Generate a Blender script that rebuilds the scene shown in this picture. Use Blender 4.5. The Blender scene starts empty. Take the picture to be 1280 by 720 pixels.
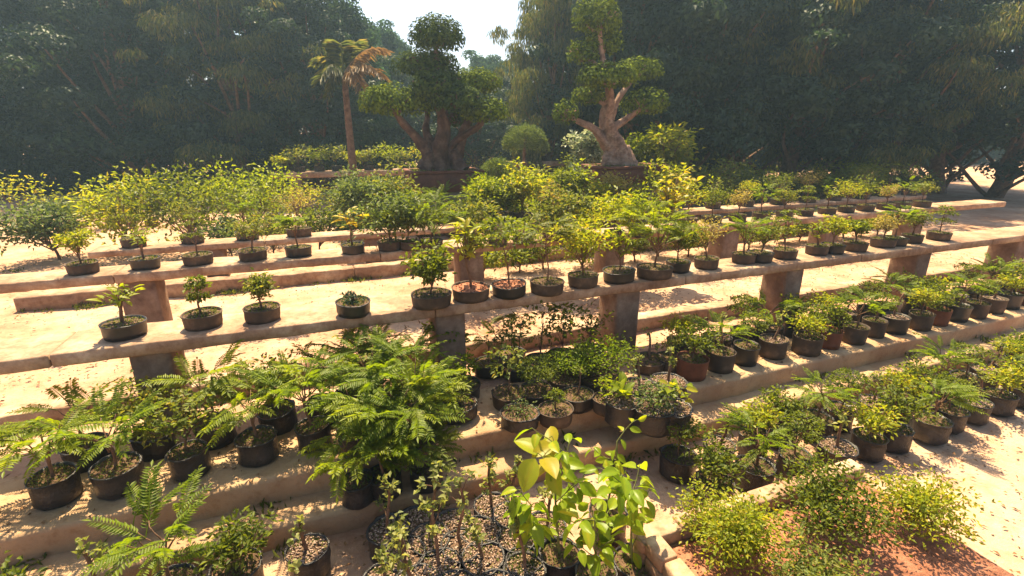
import bpy, math
import numpy as np
from math import sin, cos, tan, radians, pi, sqrt

scene = bpy.context.scene
# ------------------------------------------------------------------ camera
H = 1.75; PITCH = radians(17.5); F = 620.0
cam_d = bpy.data.cameras.new("camera")
cam = bpy.data.objects.new("camera", cam_d)
scene.collection.objects.link(cam)
cam.location = (0, 0, H)
cam.rotation_euler = (radians(90) - PITCH, 0, 0)
cam_d.sensor_fit = 'HORIZONTAL'; cam_d.sensor_width = 36.0
cam_d.lens = 36.0 * F / 1280.0
cam_d.clip_start = 0.05; cam_d.clip_end = 1500
scene.camera = cam
# ------------------------------------------------------------------ world, sun, exposure
SUN_EL = radians(63); SUN_AZ = radians(-14)          # azimuth clockwise from +Y (the view direction)
w = bpy.data.worlds.new("World"); scene.world = w; w.use_nodes = True
nt = w.node_tree; nt.nodes.clear()
sky = nt.nodes.new('ShaderNodeTexSky'); sky.sky_type = 'NISHITA'; sky.sun_disc = False
sky.sun_elevation = SUN_EL; sky.sun_rotation = SUN_AZ
sky.dust_density = 3.0; sky.air_density = 1.0; sky.ozone_density = 1.0
bg = nt.nodes.new('ShaderNodeBackground'); bg.inputs[1].default_value = 0.075
wo = nt.nodes.new('ShaderNodeOutputWorld')
nt.links.new(sky.outputs[0], bg.inputs[0]); nt.links.new(bg.outputs[0], wo.inputs[0])
sun_d = bpy.data.lights.new("sun", 'SUN'); sun_d.energy = 5.0; sun_d.angle = radians(0.5)
sun_d.color = (1.0, 0.81, 0.52)
sun = bpy.data.objects.new("sun", sun_d); scene.collection.objects.link(sun)
sun.rotation_euler = (radians(90) - SUN_EL, 0, pi - SUN_AZ)
scene.view_settings.view_transform = 'Standard'; scene.view_settings.look = 'None'
scene.view_settings.exposure = 1.7; scene.view_settings.gamma = 1.0

# ------------------------------------------------------------------ helpers
C = scene.collection
RNG = np.random.default_rng(11)
YAW = radians(21)
EU = np.array([cos(YAW), sin(YAW), 0.0]); EV = np.array([-sin(YAW), cos(YAW), 0.0])
def UV(u, v, z=0.0): return EU * u + EV * v + np.array([0, 0, z])
def touv(p): return float(p[0] * EU[0] + p[1] * EU[1]), float(p[0] * EV[0] + p[1] * EV[1])
def ray(px, py):
    cx = (px - 640) / F; cy = (360 - py) / F
    return np.array([cx, cos(PITCH) + cy * sin(PITCH), -sin(PITCH) + cy * cos(PITCH)])
def onz(px, py, z):
    d = ray(px, py); t = (z - H) / d[2]
    return np.array([0, 0, H]) + d * t, t
def onv(px, py, v):
    d = ray(px, py); t = v / (d[0] * EV[0] + d[1] * EV[1])
    return np.array([0, 0, H]) + d * t, t
def ony(px, py, Y):
    d = ray(px, py); t = Y / d[1]
    return np.array([0, 0, H]) + d * t, t

def unit(a):
    a = np.asarray(a, float)
    return a / np.maximum(np.linalg.norm(a, axis=-1, keepdims=True), 1e-9)

class MB:
    """collects triangles and quads in numpy, builds ONE mesh object"""
    def __init__(s): s.v = []; s.t = []; s.q = []; s.var = []; s.n = 0
    def add(s, verts, tris=None, quads=None, var=0.5):
        verts = np.asarray(verts, float).reshape(-1, 3)
        if tris is not None and len(tris): s.t.append(np.asarray(tris, np.int64).reshape(-1, 3) + s.n)
        if quads is not None and len(quads): s.q.append(np.asarray(quads, np.int64).reshape(-1, 4) + s.n)
        s.v.append(verts); s.var.append(np.broadcast_to(np.asarray(var, float), (len(verts),)).copy()); s.n += len(verts)
    def mesh(s, name, mat, smooth=False):
        me = bpy.data.meshes.new(name)
        v = np.concatenate(s.v)
        t = np.concatenate(s.t) if s.t else np.zeros((0, 3), int)
        q = np.concatenate(s.q) if s.q else np.zeros((0, 4), int)
        me.vertices.add(len(v)); me.vertices.foreach_set('co', v.astype(np.float32).ravel())
        nl = len(t) * 3 + len(q) * 4
        me.loops.add(nl)
        me.loops.foreach_set('vertex_index', np.concatenate([t.ravel(), q.ravel()]).astype(np.int32))
        me.polygons.add(len(t) + len(q))
        st = np.concatenate([np.arange(len(t)) * 3, len(t) * 3 + np.arange(len(q)) * 4]).astype(np.int32)
        me.polygons.foreach_set('loop_start', st)
        if smooth: me.polygons.foreach_set('use_smooth', np.ones(len(t) + len(q), bool))
        at = me.attributes.new('var', 'FLOAT', 'POINT')
        at.data.foreach_set('value', np.concatenate(s.var).astype(np.float32))
        me.update(calc_edges=True); me.validate()
        me.materials.append(mat)
        return me
    def build(s, name, mat, parent=None, smooth=False, kind=None, loc=None):
        o = bpy.data.objects.new(name, s.mesh(name, mat, smooth)); C.objects.link(o)
        if parent is not None: o.parent = parent
        if loc is not None: o.location = [float(x) for x in loc]
        if kind: o['kind'] = kind
        return o

def thing(name, label, cat, loc=(0, 0, 0), rz=0.0, group=None):
    o = bpy.data.objects.new(name, None); C.objects.link(o); o.empty_display_size = 0.1
    o.location = [float(x) for x in loc]; o.rotation_euler = (0, 0, rz)
    o['label'] = label; o['category'] = cat
    if group: o['group'] = group
    return o

def leaves(mb, P, D, N, L, W, droop=0.25, fold=0.25, var=None):
    """n folded rhombic leaves: 4 verts, 2 tris each"""
    n = len(P); D = unit(D); S = unit(np.cross(D, N)); U = unit(np.cross(S, D))
    L = np.broadcast_to(L, (n,))[:, None]; W = np.broadcast_to(W, (n,))[:, None]
    a = P; c = P + D * L - U * L * droop
    m = P + D * L * 0.48
    l = m + S * W * 0.5 + U * W * fold; r = m - S * W * 0.5 + U * W * fold
    v = np.stack([a, l, c, r], 1).reshape(-1, 3)
    b = (np.arange(n) * 4)[:, None]
    t = np.concatenate([b + [[0, 2, 1]], b + [[0, 3, 2]]])
    if var is None: var = RNG.random(n)
    mb.add(v, tris=t, var=np.repeat(var, 4))

def tube(mb, pts, rad, n=6, var=0.5, cap=True):
    pts = np.asarray(pts, float); k = len(pts); rad = np.broadcast_to(rad, (k,))
    T = unit(np.gradient(pts, axis=0))
    ref = np.array([0.3, 0.9, 0.2]) if abs(T[0][2]) > 0.8 else np.array([0, 0, 1.0])
    A = unit(np.cross(T, ref)); B = np.cross(T, A)
    th = np.arange(n) * 2 * pi / n
    ring = A[:, None] * np.cos(th)[None, :, None] + B[:, None] * np.sin(th)[None, :, None]
    v = pts[:, None] + ring * np.asarray(rad)[:, None, None]
    q = []
    for i in range(k - 1):
        for j in range(n):
            q.append((i * n + j, i * n + (j + 1) % n, (i + 1) * n + (j + 1) % n, (i + 1) * n + j))
    v = v.reshape(-1, 3); t = []
    if cap:
        v = np.vstack([v, pts[-1] + T[-1] * rad[-1] * 0.5]); e = len(v) - 1
        for j in range(n): t.append(((k - 1) * n + j, (k - 1) * n + (j + 1) % n, e))
    mb.add(v, tris=t, quads=q, var=var)

def curve(p0, p1, bend=0.1, k=6, rng=RNG):
    p0 = np.asarray(p0, float); p1 = np.asarray(p1, float)
    d = np.linalg.norm(p1 - p0); s = np.linspace(0, 1, k)[:, None]
    off = rng.normal(0, 1, 3) * bend * d; off2 = rng.normal(0, 1, 3) * bend * d * 0.5
    return p0 + (p1 - p0) * s + off * (s * (1 - s) * 2) + off2 * np.sin(s * 2 * pi) * 0.6

def box(mb, x0, x1, y0, y1, z0, z1, bev=0.006, jit=0.0, nx=1, var=0.5, rng=RNG):
    """box in bench axes (x=u, y=v) with chamfered edges and optional uneven edges"""
    bev = min(bev, (x1 - x0) * .3, (y1 - y0) * .3, (z1 - z0) * .3)
    xs = np.concatenate([[x0, x0 + bev], np.linspace(x0 + bev, x1 - bev, nx + 1)[1:-1], [x1 - bev, x1]])
    sec = [(y0 + bev, z0), (y1 - bev, z0), (y1, z0 + bev), (y1, z1 - bev), (y1 - bev, z1), (y0 + bev, z1), (y0, z1 - bev), (y0, z0 + bev)]
    sec = np.array(sec); cy, cz = (y0 + y1) / 2, (z0 + z1) / 2
    V = []
    for i, x in enumerate(xs):
        s = sec.copy()
        if i in (0, len(xs) - 1):
            s[:, 0] = cy + (s[:, 0] - cy) * (1 - 2 * bev / (y1 - y0)); s[:, 1] = cz + (s[:, 1] - cz) * (1 - 2 * bev / (z1 - z0))
        j = rng.normal(0, jit, s.shape) if jit else 0
        s = s + j
        V.append(np.column_stack([np.full(8, x), s]))
    V = np.concatenate(V); W = EU[None] * V[:, :1] + EV[None] * V[:, 1:2] + np.array([[0, 0, 1.0]]) * V[:, 2:3]
    q = []; k = len(xs)
    for i in range(k - 1):
        for j in range(8): q.append((i * 8 + j, i * 8 + (j + 1) % 8, (i + 1) * 8 + (j + 1) % 8, (i + 1) * 8 + j))
    t = []
    for base, fl in ((0, 1), ((k - 1) * 8, 0)):
        for j in range(1, 7):
            a = (base, base + j, base + j + 1); t.append(a[::-1] if fl else a)
    mb.add(W, tris=t, quads=q, var=var)

# ------------------------------------------------------------------ materials
def mat(name):
    m = bpy.data.materials.new(name); m.use_nodes = True; nt = m.node_tree; nt.nodes.clear()
    out = nt.nodes.new('ShaderNodeOutputMaterial'); return m, nt, out
def N(nt, t, **k):
    n = nt.nodes.new(t)
    for a, b in k.items():
        if a.startswith('i_'): n.inputs[a[2:].replace('_', ' ')].default_value = b
        else: setattr(n, a, b)
    return n
def ramp(nt, fac, stops):
    r = nt.nodes.new('ShaderNodeValToRGB'); e = r.color_ramp.elements
    while len(e) < len(stops): e.new(0.5)
    for i, (p, c) in enumerate(stops): e[i].position = p; e[i].color = (*c, 1)
    nt.links.new(fac, r.inputs[0]); return r.outputs[0]
def noise(nt, scale, detail=5, rough=0.6, coord='Object'):
    tc = nt.nodes.new('ShaderNodeTexCoord'); n = nt.nodes.new('ShaderNodeTexNoise')
    n.inputs['Scale'].default_value = scale; n.inputs['Detail'].default_value = detail; n.inputs['Roughness'].default_value = rough
    nt.links.new(tc.outputs[coord], n.inputs['Vector']); return n.outputs['Fac']
def foliage(name, c1, c2, trans=0.5, tc=None, rough=0.45, yellow=None, spec=0.22):
    m, nt, out = mat(name)
    at = N(nt, 'ShaderNodeAttribute', attribute_name='var')
    stops = [(0.0, c1), (0.75, c2)]
    if yellow: stops.append((1.0, yellow))
    col = ramp(nt, at.outputs['Fac'], stops)
    nf = noise(nt, 9.0, 3)
    mx = N(nt, 'ShaderNodeMixRGB', blend_type='MULTIPLY'); mx.inputs[0].default_value = 0.6
    nt.links.new(col, mx.inputs[1]); nt.links.new(ramp(nt, nf, [(0.3, (0.7, 0.75, 0.7)), (0.7, (1.15, 1.1, 1.0))]), mx.inputs[2])
    p = N(nt, 'ShaderNodeBsdfPrincipled'); p.inputs['Roughness'].default_value = rough
    p.inputs['Specular IOR Level'].default_value = spec
    nt.links.new(mx.outputs[0], p.inputs['Base Color'])
    t = N(nt, 'ShaderNodeBsdfTranslucent')
    g = N(nt, 'ShaderNodeMixRGB', blend_type='MULTIPLY'); g.inputs[0].default_value = 1.0
    tc = tc or (1.6, 1.45, 0.55); g.inputs[2].default_value = (*tc, 1)
    nt.links.new(mx.outputs[0], g.inputs[1]); nt.links.new(g.outputs[0], t.inputs['Color'])
    s = N(nt, 'ShaderNodeMixShader'); s.inputs[0].default_value = trans
    nt.links.new(p.outputs[0], s.inputs[1]); nt.links.new(t.outputs[0], s.inputs[2]); nt.links.new(s.outputs[0], out.inputs[0])
    return m
def rough_mat(name, stops, scale, rough=0.85, bump=0.4, bscale=None, bdist=0.01, spec=0.3, scale2=None, mul=None, coord='Object', var=None):
    m, nt, out = mat(name)
    col = ramp(nt, noise(nt, scale, 8, 0.62, coord), stops)
    if scale2:
        mx = N(nt, 'ShaderNodeMixRGB', blend_type='MULTIPLY'); mx.inputs[0].default_value = 1.0
        nt.links.new(col, mx.inputs[1]); nt.links.new(ramp(nt, noise(nt, scale2, 6, 0.7, coord), mul), mx.inputs[2]); col = mx.outputs[0]
    if var:
        at = N(nt, 'ShaderNodeAttribute', attribute_name='var')
        mx = N(nt, 'ShaderNodeMixRGB', blend_type='MULTIPLY'); mx.inputs[0].default_value = 1.0
        nt.links.new(col, mx.inputs[1]); nt.links.new(ramp(nt, at.outputs['Fac'], var), mx.inputs[2]); col = mx.outputs[0]
    p = N(nt, 'ShaderNodeBsdfPrincipled'); p.inputs['Roughness'].default_value = rough; p.inputs['Specular IOR Level'].default_value = spec
    nt.links.new(col, p.inputs['Base Color'])
    b = N(nt, 'ShaderNodeBump'); b.inputs['Strength'].default_value = bump; b.inputs['Distance'].default_value = bdist
    nt.links.new(noise(nt, bscale or scale * 6, 6, 0.7, coord), b.inputs['Height']); nt.links.new(b.outputs[0], p.inputs['Normal'])
    nt.links.new(p.outputs[0], out.inputs[0]); return m

M = {}
M['ground'] = rough_mat('sandy_soil', [(0.3, (0.32, 0.165, 0.09)), (0.5, (0.45, 0.28, 0.175)), (0.7, (0.55, 0.39, 0.26))], 1.3, 0.95, 0.8, 30, 0.02,
                        scale2=7, mul=[(0.3, (0.72, 0.62, 0.55)), (0.55, (1, 1, 1))])
M['terrace'] = rough_mat('packed_terrace', [(0.3, (0.30, 0.17, 0.09)), (0.6, (0.43, 0.29, 0.165)), (0.8, (0.50, 0.37, 0.23))], 2.2, 0.9, 0.6, 40, 0.012,
                         scale2=16, mul=[(0.25, (0.72, 0.62, 0.52)), (0.5, (1, 1, 1))])
M['concrete'] = rough_mat('weathered_concrete', [(0.25, (0.20, 0.11, 0.065)), (0.48, (0.34, 0.215, 0.13)), (0.72, (0.56, 0.42, 0.28))], 3.0, 0.85, 0.5, 45, 0.006,
                          scale2=18, mul=[(0.3, (0.62, 0.52, 0.45)), (0.6, (1, 1, 1))])
M['leg'] = rough_mat('shade_darkened_concrete', [(0.25, (0.14, 0.08, 0.05)), (0.5, (0.25, 0.16, 0.105)), (0.75, (0.38, 0.27, 0.185))], 4.0, 0.9, 0.7, 35, 0.01,  # bench concrete in a darker copy, shade of the legs put into the colour
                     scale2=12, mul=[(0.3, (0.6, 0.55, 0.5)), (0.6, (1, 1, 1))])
M['block'] = rough_mat('grey_block', [(0.25, (0.17, 0.14, 0.11)), (0.5, (0.27, 0.22, 0.18)), (0.8, (0.36, 0.30, 0.24))], 5, 0.9, 0.7, 60, 0.006,
                       var=[(0.0, (0.75, 0.72, 0.7)), (1.0, (1.1, 1.05, 1.0))])
M['terracotta'] = rough_mat('old_terracotta', [(0.3, (0.10, 0.035, 0.018)), (0.6, (0.19, 0.065, 0.03)), (0.8, (0.24, 0.10, 0.05))], 4, 0.75, 0.4, 30, 0.004,
                            scale2=12, mul=[(0.3, (0.6, 0.6, 0.6)), (0.6, (1, 1, 1))])
M['plastic'] = rough_mat('black_plastic', [(0.3, (0.010, 0.009, 0.009)), (0.62, (0.03, 0.024, 0.02)), (0.8, (0.09, 0.06, 0.04))], 14, 0.45, 0.25, 40, 0.003, spec=0.5)
M['dustyplastic'] = rough_mat('dusty_black_plastic', [(0.3, (0.03, 0.022, 0.017)), (0.55, (0.075, 0.05, 0.033)), (0.8, (0.20, 0.13, 0.08))], 9, 0.75, 0.35, 40, 0.004, spec=0.3)
M['bag'] = rough_mat('black_poly_bag', [(0.3, (0.012, 0.011, 0.012)), (0.6, (0.03, 0.026, 0.025)), (0.85, (0.11, 0.08, 0.06))], 9, 0.33, 0.9, 26, 0.01, spec=0.5)
M['soil'] = rough_mat('potting_soil', [(0.3, (0.05, 0.028, 0.016)), (0.55, (0.12, 0.07, 0.04)), (0.75, (0.20, 0.12, 0.07))], 30, 0.95, 0.9, 90, 0.01)
M['redsoil'] = rough_mat('red_soil', [(0.3, (0.16, 0.06, 0.03)), (0.55, (0.32, 0.13, 0.07)), (0.75, (0.42, 0.20, 0.12))], 25, 0.95, 0.9, 80, 0.01)
M['gravel'] = rough_mat('grey_gravel', [(0.3, (0.55, 0.45, 0.38)), (0.7, (0.85, 0.75, 0.66))], 40, 0.85, 0.5, 90, 0.003,
                        var=[(0.0, (0.24, 0.18, 0.14)), (0.5, (0.42, 0.33, 0.27)), (1.0, (0.64, 0.54, 0.46))])
M['bark'] = rough_mat('brown_bark', [(0.3, (0.07, 0.035, 0.02)), (0.55, (0.17, 0.095, 0.055)), (0.8, (0.28, 0.18, 0.11))], 14, 0.9, 0.8, 45, 0.01)
M['palebark'] = rough_mat('pale_bonsai_bark', [(0.3, (0.16, 0.09, 0.055)), (0.5, (0.31, 0.19, 0.125)), (0.75, (0.46, 0.33, 0.23))], 7, 0.85, 0.9, 16, 0.03,
                          scale2=9, mul=[(0.35, (0.5, 0.45, 0.42)), (0.52, (1, 1, 1))])
M['darkbark'] = rough_mat('dark_bonsai_bark', [(0.3, (0.045, 0.022, 0.014)), (0.5, (0.10, 0.052, 0.033)), (0.78, (0.24, 0.15, 0.10))], 7, 0.85, 0.9, 16, 0.03)
M['greenstem'] = rough_mat('green_stem', [(0.3, (0.08, 0.09, 0.02)), (0.7, (0.17, 0.17, 0.05))], 20, 0.7, 0.3, 60, 0.003)
M['litter'] = rough_mat('dry_litter', [(0.3, (0.14, 0.07, 0.03)), (0.7, (0.34, 0.20, 0.10))], 30, 0.8, 0.2, 60, 0.002,
                        var=[(0.0, (0.5, 0.45, 0.4)), (1.0, (1.3, 1.2, 1.0))])
M['blue'] = foliage('far_dark_leaves', (0.030, 0.062, 0.042), (0.065, 0.11, 0.060), 0.42, (1.3, 1.5, 0.9), 0.8, spec=0.1)
M['deep'] = foliage('deep_green_leaves', (0.014, 0.032, 0.020), (0.040, 0.068, 0.032), 0.32, (1.3, 1.4, 0.7), 0.55)
M['olive'] = foliage('olive_leaves', (0.075, 0.11, 0.020), (0.17, 0.21, 0.035), 0.5, (1.5, 1.3, 0.6), 0.5, (0.24, 0.22, 0.05))
M['treeolive'] = foliage('drooping_tree_leaves', (0.045, 0.075, 0.026), (0.12, 0.14, 0.045), 0.5, (1.6, 1.45, 0.7), 0.5, (0.22, 0.18, 0.06))
M['mid'] = foliage('mid_green_leaves', (0.050, 0.080, 0.009), (0.135, 0.17, 0.016), 0.5, None, 0.5)
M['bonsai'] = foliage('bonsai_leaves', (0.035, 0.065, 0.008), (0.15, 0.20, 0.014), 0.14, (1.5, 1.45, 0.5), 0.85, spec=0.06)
M['bonsaidark'] = foliage('painted_shade_bonsai_leaves', (0.020, 0.042, 0.012), (0.075, 0.11, 0.018), 0.12, (1.5, 1.45, 0.5), 0.85, spec=0.06)  # darker copy of the bonsai leaves, backlit shade painted into the colour
M['bright'] = foliage('bright_green_leaves', (0.10, 0.155, 0.008), (0.22, 0.265, 0.013), 0.55, (1.5, 1.4, 0.4), 0.42)
M['feather'] = foliage('feathery_leaves', (0.07, 0.125, 0.006), (0.165, 0.22, 0.010), 0.55, (1.5, 1.45, 0.4), 0.45)
M['yellow'] = foliage('yellow_green_leaves', (0.15, 0.21, 0.014), (0.31, 0.35, 0.025), 0.55, (1.4, 1.25, 0.4), 0.4, (0.36, 0.30, 0.03))
M['gold'] = foliage('golden_leaves', (0.42, 0.34, 0.02), (0.60, 0.48, 0.03), 0.5, (1.2, 1.1, 0.4), 0.45)
M['pale'] = foliage('pale_sprout_leaves', (0.13, 0.17, 0.05), (0.27, 0.28, 0.09), 0.5, (1.3, 1.25, 0.6), 0.45)
M['white'] = foliage('pale_waxy_leaves', (0.10, 0.16, 0.08), (0.42, 0.46, 0.34), 0.3, (1.2, 1.2, 0.8), 0.25)
M['greygreen'] = foliage('grey_green_leaves', (0.065, 0.10, 0.035), (0.14, 0.18, 0.06), 0.45, (1.3, 1.3, 0.6), 0.5)
M['fan'] = foliage('dry_palm_leaves', (0.20, 0.13, 0.06), (0.32, 0.21, 0.11), 0.35, (1.2, 1.0, 0.5), 0.5)
M['moss'] = foliage('moss_and_weeds', (0.05, 0.08, 0.015), (0.14, 0.16, 0.03), 0.4, None, 0.6)
M['big'] = foliage('large_soft_leaves', (0.15, 0.25, 0.014), (0.27, 0.36, 0.02), 0.58, (1.45, 1.35, 0.35), 0.35, (0.42, 0.42, 0.03))
M['pinkish'] = foliage('pinkish_yellow_leaves', (0.19, 0.18, 0.04), (0.38, 0.32, 0.09), 0.45, (1.3, 1.15, 0.6), 0.45)

# ------------------------------------------------------------------ ground: one sheet with the terrace steps cut into it
def fnoise(x, y, s=1.0, seed=0):
    r = np.random.default_rng(seed); z = np.zeros_like(x)
    for k in range(5):
        a, b, c, d = r.normal(0, 1, 4); f = s * 1.7 ** k
        z += np.sin(x * a * f + y * b * f + c * 3 + np.sin(y * f * 0.7 + d)) / 1.6 ** k
    return z / 2.0
def sheet(name, mb_mat, us, vs, zf, kind='structure'):
    U, V = np.meshgrid(us, vs); Z = zf(U, V)
    P = EU[None, None] * U[..., None] + EV[None, None] * V[..., None]; P = P + np.array([0, 0, 1.0]) * Z[..., None]
    nv, nu = U.shape; i = np.arange(nv - 1)[:, None] * nu + np.arange(nu - 1)[None]
    q = np.stack([i, i + 1, i + nu + 1, i + nu], -1).reshape(-1, 4)
    mb = MB(); mb.add(P.reshape(-1, 3), quads=q)
    return mb.build(name, mb_mat, smooth=True, kind=kind)
def grade(a, b, n, p=1.0): return a + (b - a) * np.linspace(0, 1, n) ** p
LOW = -0.28
us = np.concatenate([-grade(6, 700, 20, 3)[::-1], np.linspace(-6, 12, 300)[1:-1], grade(12, 700, 20, 3)])
vs = np.concatenate([np.linspace(2.6, 12, 150), grade(12, 900, 26, 3)[1:]])
sheet('ground', M['ground'], us, vs, lambda u, v: (fnoise(u, v, 2.0, 3) * 0.010 + fnoise(u, v, 9, 4) * 0.005) * np.clip((v - 2.6) * 6, 0, 1) * np.clip(60 / (np.abs(u) + v), 0, 1) - 0.006)
vs = np.concatenate([-grade(0.5, 300, 16, 3)[::-1], np.linspace(-0.5, 2.33, 70)[1:]])
sheet('lower_ground', M['ground'], us, vs, lambda u, v: LOW + fnoise(u, v, 2.5, 5) * 0.012 * np.clip((2.25 - v) * 6, 0, 1) + fnoise(u, v, 11, 6) * 0.005)
# terrace slab (upper step) and the lower step in front of it, both with uneven worn edges
def step(name, v0, v1, ztop, zbot, m, seed):
    us = np.concatenate([[-40], np.linspace(-6, 12, 420), [60]])
    w = fnoise(us, us * 0, 3.0, seed) * 0.010 + fnoise(us, us * 0, 17, seed + 1) * 0.005
    rows = [(v0 + 0.012, zbot, 1), (v0 + 0.004, (zbot + ztop) / 2, 1), (v0, ztop - 0.022, 1), (v0 + 0.006, ztop - 0.006, 1), (v0 + 0.022, ztop, 1),
            (v0 + 0.06, ztop, 0.3), ((v0 * 2 + v1) / 3, ztop, 0), ((v0 + v1 * 2) / 3, ztop, 0), (v1, ztop, 0)]
    V = []
    for (v, z, k) in rows:
        vv = v + w * k; zz = z + (fnoise(us, us * 0 + v, 5, seed + 2) * 0.004 if k < 1 or z == ztop else us * 0)
        V.append(EU[None] * us[:, None] + EV[None] * vv[:, None] + np.array([[0, 0, 1.0]]) * zz[:, None])
    n = len(us); i = np.arange(len(rows) - 1)[:, None] * n + np.arange(n - 1)[None]
    q = np.stack([i, i + 1, i + n + 1, i + n], -1).reshape(-1, 4)
    mb = MB(); mb.add(np.concatenate(V), quads=q); return mb.build(name, m, smooth=False, kind='structure')
step('terrace_step', 2.48, 3.0, 0.012, -0.30, M['terrace'], 21)
step('low_terrace_step', 2.29, 2.50, -0.14, -0.32, M['terrace'], 31)

# scattered pebbles and dry leaf litter
def litter():
    n = 9000; u = RNG.uniform(-4, 9, n); v = RNG.choice([0, 1, 2], n, p=[.3, .35, .35]) ; vv = np.where(v == 0, RNG.uniform(0.6, 2.25, n), np.where(v == 1, RNG.uniform(2.5, 5, n), RNG.uniform(5, 11, n)))
    z = np.where(vv < 2.3, LOW, 0.0) + 0.016
    P = EU[None] * u[:, None] + EV[None] * vv[:, None] + np.array([[0, 0, 1.0]]) * z[:, None]
    D = unit(np.column_stack([RNG.normal(0, 1, (n, 2)), RNG.normal(0, 0.15, n)]))
    Nn = unit(np.column_stack([RNG.normal(0, .3, (n, 2)), np.ones(n)]))
    mb = MB(); leaves(mb, P, D, Nn, RNG.uniform(.012, .045, n), RNG.uniform(.008, .02, n), 0.1, 0.3)
    mb.build('leaf_litter', M['litter'], kind='stuff')
litter()
def pebble_verts(P, s, rng):
    n = len(P)
    base = np.array([[1, 0, 0], [-1, 0, 0], [0, 1, 0], [0, -1, 0], [0, 0, .75], [0, 0, -.75]], float)
    tr = np.array([[0, 2, 4], [2, 1, 4], [1, 3, 4], [3, 0, 4], [2, 0, 5], [1, 2, 5], [3, 1, 5], [0, 3, 5]])
    a = rng.uniform(0, 2 * pi, n); ca, sa = np.cos(a), np.sin(a)
    V = base[None] * rng.uniform(.6, 1.2, (n, 6, 3)) * np.asarray(s).reshape(-1, 1, 1)
    x = V[..., 0] * ca[:, None] - V[..., 1] * sa[:, None]; y = V[..., 0] * sa[:, None] + V[..., 1] * ca[:, None]
    V = np.stack([x, y, V[..., 2]], -1) + P[:, None]
    T = tr[None] + (np.arange(n) * 6)[:, None, None]
    return V.reshape(-1, 3), T.reshape(-1, 3), np.repeat(rng.random(n), 6)
def pebbles():
    n = 2600; u = RNG.uniform(-3, 7, n); v = np.where(RNG.random(n) < .5, RNG.uniform(.7, 2.2, n), RNG.uniform(2.5, 6.5, n))
    z = np.where(v < 2.3, LOW, 0.0) + .004
    P = EU[None] * u[:, None] + EV[None] * v[:, None] + np.array([[0, 0, 1.0]]) * z[:, None]
    V, T, a = pebble_verts(P, RNG.uniform(.003, .011, n), RNG); mb = MB(); mb.add(V, tris=T, var=a)
    mb.build('pebbles', M['gravel'], kind='stuff')
pebbles()

# ------------------------------------------------------------------ benches and kerbs
def bench(label, u0, u1, v0, v1, top, th, legs, legw, group, slablen=1.9, slabstart=0.0, zg=-0.02):
    t = thing('concrete_bench', label, 'bench', UV((u0 + u1) / 2, (v0 + v1) / 2, 0), 0, group)
    o = -np.array(t.location)
    def put(mb, name, m): ob = mb.build(name, m, t); ob.location = [float(x) for x in o]; return ob
    u = u0 - slabstart
    while u < u1 - 0.2:
        e = min(u + slablen, u1); mb = MB()
        box(mb, max(u, u0) + .003, e - .003, v0 + RNG.uniform(-.004, .004), v1, top - th, top, 0.007, 0.0022, nx=24); put(mb, 'slab', M['concrete']); u = e
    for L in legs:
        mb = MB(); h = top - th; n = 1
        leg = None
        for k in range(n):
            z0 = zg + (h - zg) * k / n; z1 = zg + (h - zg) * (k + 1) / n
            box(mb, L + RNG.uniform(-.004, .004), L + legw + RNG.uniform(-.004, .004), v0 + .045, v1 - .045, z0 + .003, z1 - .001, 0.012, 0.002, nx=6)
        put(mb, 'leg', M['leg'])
    return t
uL = touv(onz(530, 455, 0)[0])[0]; 
bench('long weathered concrete bench holding the front row of black pots', -3.2, 9.0, 3.15, 3.52, 0.61, 0.075, [uL - 1.75, 0.66, 2.13, 3.95, 5.8, 7.6], 0.21, 'concrete benches in parallel rows', 2.1, 0.35)
bench('second concrete bench, behind the front pot bench, holding grey-green plants', -3.0, 11.0, 4.95, 5.32, 0.60, 0.08, [-1.7, 1.32, 3.12, 4.9, 6.8, 8.7], 0.27, 'concrete benches in parallel rows', 2.2, 0.9)
bench('third concrete bench, just in front of the two big bonsai pedestals', -2.5, 12.0, 6.75, 7.1, 0.46, 0.07, [-1.4, .5, 2.4, 4.3, 6.2, 8.1, 10], 0.22, 'concrete benches in parallel rows', 2.0, 0.2)
bench('low far concrete bench left of the dark bonsai trunk', -1.0, 3.6, 12.6, 13.2, 0.85, 0.12, [-.6, 1.0, 2.6], 0.25, 'far nursery benches', 2.0, 0)
bench('far grey concrete bench right of the dark bonsai trunk', 4.6, 9.4, 12.3, 12.9, 1.0, 0.12, [4.8, 6.4, 8.0], 0.25, 'far nursery benches', 2.0, 0)
def kerb(label, u0, u1, v0, v1, h, step=1.1):
    t = thing('concrete_kerb', label, 'kerb', UV((u0 + u1) / 2, v0, 0), 0, 'low concrete kerbs between the benches')
    o = -np.array(t.location); u = u0
    while u < u1 - .1:
        e = min(u + step, u1); mb = MB()
        box(mb, u + .003, e - .003, v0 + RNG.uniform(-.006, .006), v1, -0.03, h + RNG.uniform(-.006, .004), 0.01, 0.003, nx=14)
        ob = mb.build('kerb_block', M['concrete'], t); ob.location = [float(x) for x in o]; u = e
kerb('low concrete kerb under the front bench', -3.2, 9.5, 3.53, 3.68, 0.125)
kerb('low concrete kerb on sandy ground behind the second bench', -3.0, 10.0, 6.2, 6.36, 0.15)
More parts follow.
